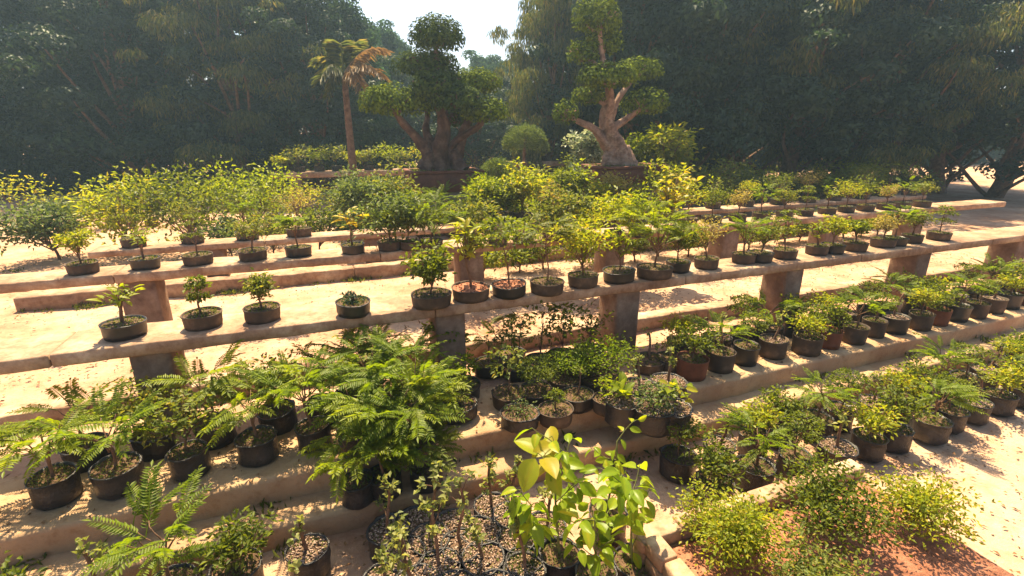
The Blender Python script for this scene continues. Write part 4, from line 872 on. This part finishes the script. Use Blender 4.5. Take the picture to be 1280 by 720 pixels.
# the big-leaved saplings
def bigleaf(px, py, wp, label, tips, seed, r0=.007, L=.085):
    p, t = at_rim(px, py, LOW + .01, .15); root = thing('big_leaved_sapling', label, 'plant', p, 0, 'big-leaved saplings at the lower right')
    z = pot(root, 'bag', wp * t / F / 2, .15, seed, 'soil'); rg = np.random.default_rng(seed); v = touv(p)[1]; mb = MB()
    P = [onv(a, b, v + dv)[0] - p for a, b, dv, *_ in tips]; zt = max(q[2] for q in P); mid = np.mean(P, 0)
    top = np.array([mid[0] * .8, mid[1] * .8, z + (zt - z) * .8]); c = curve([0, 0, z - .02], top, .05, 10, rg); tube(mb, c, np.linspace(r0, r0 * .5, 10), 7)
    L = L * 1.08; ms = lf('big', L, L * .56, M['big'], 6); ms2 = lf('gold', L * 1.15, L * .75, M['yellow'], 2)
    for q, tp in zip(P, tips):
        j = int(np.clip((q[2] - z) / (top[2] - z) * 9 - 1.5, 2, 9)); b = c[j]; k = curve(b, q, .08, 6, rg); tube(mb, k, np.linspace(r0 * .4, .0016, 6), 5)
        d = unit(q - b); n = tp[3] + 3; s = tp[4]
        for m_ in range(n):
            yaw = math.atan2(d[1], d[0]) + (0 if m_ == 0 else (1 if m_ % 2 else -1) * rg.uniform(.6, 1.5))
            put_leaf(root, (ms2 if len(tp) > 5 else ms)[rg.integers(0, 2 if len(tp) > 5 else 6)], k[max(0, 5 - m_)] if m_ else q, yaw, rg.uniform(-.45, .8), rg.normal(0, .5), s * rg.uniform(.8, 1.1))
    mb.build('stem', M['greenstem'], root, smooth=True)
bigleaf(700, 690, 50, 'tall sapling with large yellow-green leaves, highest in the lower right', [(665, 535, 0, 5, .8), (690, 545, .02, 4, .95, 1), (672, 566, -.08, 2, 1.25, 1), (715, 548, .05, 5, .75), (735, 585, 0, 4, .8), (700, 572, -.02, 4, 1.0), (720, 600, -.05, 4, 1.0), (712, 620, .02, 4, .9)], 661)
bigleaf(655, 700, 46, 'short sapling with rounded glossy leaves left of the tall big-leaved one', [(650, 612, 0, 3, 1.0), (672, 628, -.05, 4, 1.0), (668, 652, -.08, 3, 1.1), (694, 650, 0, 3, .9), (645, 640, .04, 3, .8)], 662)
bigleaf(745, 715, 52, 'sapling with drooping oval leaves between the two taller big-leaved saplings', [(722, 650, -.04, 4, 1.0), (745, 660, 0, 4, .95), (765, 675, -.06, 4, 1.0), (738, 622, .05, 4, .9), (720, 680, 0, 2, .8), (760, 640, .05, 4, .9)], 663)
bigleaf(793, 700, 52, 'upright sapling with long leaves beside the brick planter', [(775, 590, 0, 5, 1.0), (800, 580, .05, 5, .95), (765, 610, -.04, 4, 1.05), (812, 612, 0, 4, .9), (788, 640, -.05, 4, .9), (750, 585, .04, 4, .8), (800, 655, 0, 3, .8)], 664)
bigleaf(760, 640, 46, 'thin sapling with small soft leaves behind the tall big-leaved one', [(795, 525, .0, 2, .6), (770, 560, 0, 4, .7), (742, 560, .0, 3, .7), (780, 590, .05, 4, .8)], 665)

# shrub in the brick planter
def in_planter(u, v, h, w_, m, label, seed, leaf=.02, n=1500):
    t0 = thing('shrub', label, 'shrub', UV(u, v, LOW + .215), RNG.uniform(0, 6), 'shrubs in the brick planter'); grow(t0, 0, 'bushy', h, w_, m, seed, leaf=leaf, n=n, nb=16, trunk=.2)
in_planter(1.52, 1.28, .34, .42, 'yellow', 'fine-leaved yellow-green shrub in the corner of the brick planter', 671, .022, 2200)
in_planter(1.62, .95, .30, .40, 'olive', 'olive shrub nearest the camera in the brick planter', 672, .022, 1500)
in_planter(2.05, 1.25, .36, .46, 'mid', 'green shrub in the middle of the brick planter', 673, .026, 1500)
in_planter(2.45, 1.1, .3, .40, 'yellow', 'yellow-green shrub at the right end of the brick planter', 674, .022, 1500)

# rows going on beyond both sides of the photographed strip
def spread(lst, hp, pk, z, group, base, tail):
    for i, (u, v, kind, m, nm, h, w_, soil, kw) in enumerate(lst):
        potted(UV(u, v, z), .1 * RNG.uniform(.92, 1.1), hp, base + i, f'{nm}, {words[i % 16]} {tail}', kind, h, w_, m, group, pk, soil, **kw)
def mix(us, v, kinds):
    out = []
    for i, u in enumerate(us):
        nm, kind, m, h, w_, soil, kw = kinds[i % len(kinds)]
        out.append((u + RNG.uniform(-.03, .03), v + RNG.uniform(-.03, .03), kind, m, nm, h * RNG.uniform(.85, 1.2), w_ * RNG.uniform(.9, 1.1), soil, kw))
    return out
KA = [('mid-green bush', 'bushy', 'mid', .26, .3, 'soil', dict(leaf=.032, n=320)), ('feathery sapling', 'fern', 'feather', .34, .42, 'soil', dict(nf=28, nb=7, fl=.18)), ('flat-topped miniature tree', 'tiered', 'mid', .22, .26, 'soil', dict(tiers=[(.7, .4, .1), (1, .46, 0)], leaf=.02, n=420)),
      ('pale sprout in gravel', 'sprout', 'pale', .24, 0, 'gravel', dict(leaf=.034, per=13)), ('yellow-green bush', 'bushy', 'yellow', .24, .28, 'soil', dict(leaf=.03, n=320))]
KF = [('fern-like sapling', 'fern', 'feather', .42, .6, 'soil', dict(nf=26, nb=7, fl=.24, pairs=15, ll=.044, lw=.013)), ('bright fern-like sapling', 'fern', 'bright', .38, .5, 'soil', dict(nf=26, nb=7, fl=.24, pairs=15, ll=.044, lw=.013)), ('olive bush', 'bushy', 'olive', .32, .36, 'soil', dict(leaf=.034, n=360))]
uR = touv(onz(850, 480, 0)[0])[0]; uLo = touv(onz(420, 520, 0)[0])[0]
spread(mix([uR + .14 + .29 * i for i in range(16)], 2.66, KA), .15, 'low', .014, G4, 1000, 'pot right of the photographed gravel bags along the terrace edge')
spread(mix([uR + .3 + .31 * i for i in range(16)], 2.93, KA[::-1]), .15, 'bag', .0, G4, 1020, 'bag in the shaded row right of the right bench leg')
spread(mix([uLo - .12 - .3 * i for i in range(6)], 2.7, KF), .14, 'bag', .014, 'clump of fern-like saplings', 1040, 'bag left of the fern clump on the terrace edge')
spread(mix([uLo - .05 - .3 * i for i in range(5)], 3.0, KF[1:]), .14, 'bag', .0, 'clump of fern-like saplings', 1050, 'bag left of the fern clump under the bench')
uB = touv(onz(850, 620, LOW)[0])[0]
spread(mix([uB + .12 + .28 * i for i in range(14)], 2.05, KA[2:] + KA[:2]), .15, 'bag', LOW + .01, G5, 1060, 'bag behind the brick planter along the low step')
spread(mix([uB + .15 + .3 * i for i in range(12)], 1.76, KA), .15, 'bag', LOW + .01, G5, 1080, 'bag in the front row behind the brick planter')
uC = touv(onz(425, 690, LOW)[0])[0]
spread(mix([uC - .16 - .27 * i for i in range(5)], 2.08, [KA[3], KA[0], KF[0]]), .15, 'bag', LOW + .01, G5, 1100, 'bag at the lower left below the step')
spread(mix([uC - .16 - .27 * i for i in range(4)], 1.7, [KA[3], KA[3], KA[4]]), .15, 'bag', LOW + .01, G5, 1110, 'bag in the front left corner')

# added scattering volume that imitates the lens-glare veil over the garden
mh, nth, outh = mat('glare_veil_air')
pv = nth.nodes.new('ShaderNodeVolumePrincipled'); pv.inputs['Color'].default_value = (0.55, 0.80, 1.0, 1); pv.inputs['Density'].default_value = 0.0032; pv.inputs['Anisotropy'].default_value = 0.45
nth.links.new(pv.outputs[0], outh.inputs['Volume'])
mb = MB(); x, y0, y1, z0, z1 = 45, -8, 40, -1.6, 16
mb.add([(-x, y0, z0), (x, y0, z0), (x, y1, z0), (-x, y1, z0), (-x, y0, z1), (x, y0, z1), (x, y1, z1), (-x, y1, z1)], quads=[(0, 3, 2, 1), (4, 5, 6, 7), (0, 1, 5, 4), (1, 2, 6, 5), (2, 3, 7, 6), (3, 0, 4, 7)])
mb.build('glare_veil', mh, kind='stuff')

# weeds that grow in the corners of kerbs and steps
def weed_patches():
    rg = np.random.default_rng(77); P = []
    for (v, z, k) in ((3.52, 0, 46), (6.18, 0, 46), (2.27, LOW, 40), (2.46, -.14, 26), (3.7, 0, 26), (6.4, 0, 30), (8.0, 0, 40)):
        for _ in range(k):
            c = UV(rg.uniform(-4, 10), v + rg.normal(0, .02 if v < 7 else .5), z); m = rg.integers(8, 40); P.append(c + rg.normal(0, 1, (m, 3)) * [.05, .05, 0])
    P = np.concatenate(P); n = len(P); f = MB(); leaves(f, P, rg.normal(0, .6, (n, 3)) + [0, 0, 1], rg.normal(0, 1, (n, 3)), rg.uniform(.02, .07, n), rg.uniform(.006, .016, n), .3)
    f.build('weeds', M['moss'], kind='stuff')
weed_patches()

# denser planting between the benches and the pedestals
def fill_row(u0, u1, v, n, hr, mats, where, group, seed, leaf):
    for i in range(n):
        u = u0 + (u1 - u0) * (i + .5) / n + RNG.uniform(-.08, .08); m = mats[i % len(mats)]; h = RNG.uniform(*hr)
        t0 = thing('shrub', f'leafy {sn[m]} shrub, {words[i]} {where}', 'shrub', UV(u, v + RNG.uniform(-.12, .12), -.01), RNG.uniform(0, 6), group)
        grow(t0, 0, 'bushy', h, h * .85, m, seed + i, leaf=leaf, n=620, nb=13, trunk=.25, r0=.014)
fill_row(.6, 4.9, 7.75, 8, (.72, .95), ['bright', 'mid', 'yellow', 'olive', 'bright'], 'from the left on the ground between the two pedestals', 'shrubs planted in front of the pedestals', 1200, .06)
fill_row(1.6, 5.6, 5.75, 9, (.50, .68), ['yellow', 'mid', 'bright', 'olive'], 'from the left in the bed behind the second bench', 'shrubs planted behind the second bench', 1230, .045)
fill_row(-1.5, 1.2, 7.8, 5, (.7, .9), ['greygreen', 'olive', 'mid'], 'from the left behind the left end of the third bench', 'shrubs planted in front of the pedestals', 1250, .06)
fill_row(5.9, 9.5, 5.8, 8, (.5, .7), ['bright', 'olive', 'yellow', 'mid'], 'in the right part of the bed behind the second bench', 'shrubs planted behind the second bench', 1270, .045)
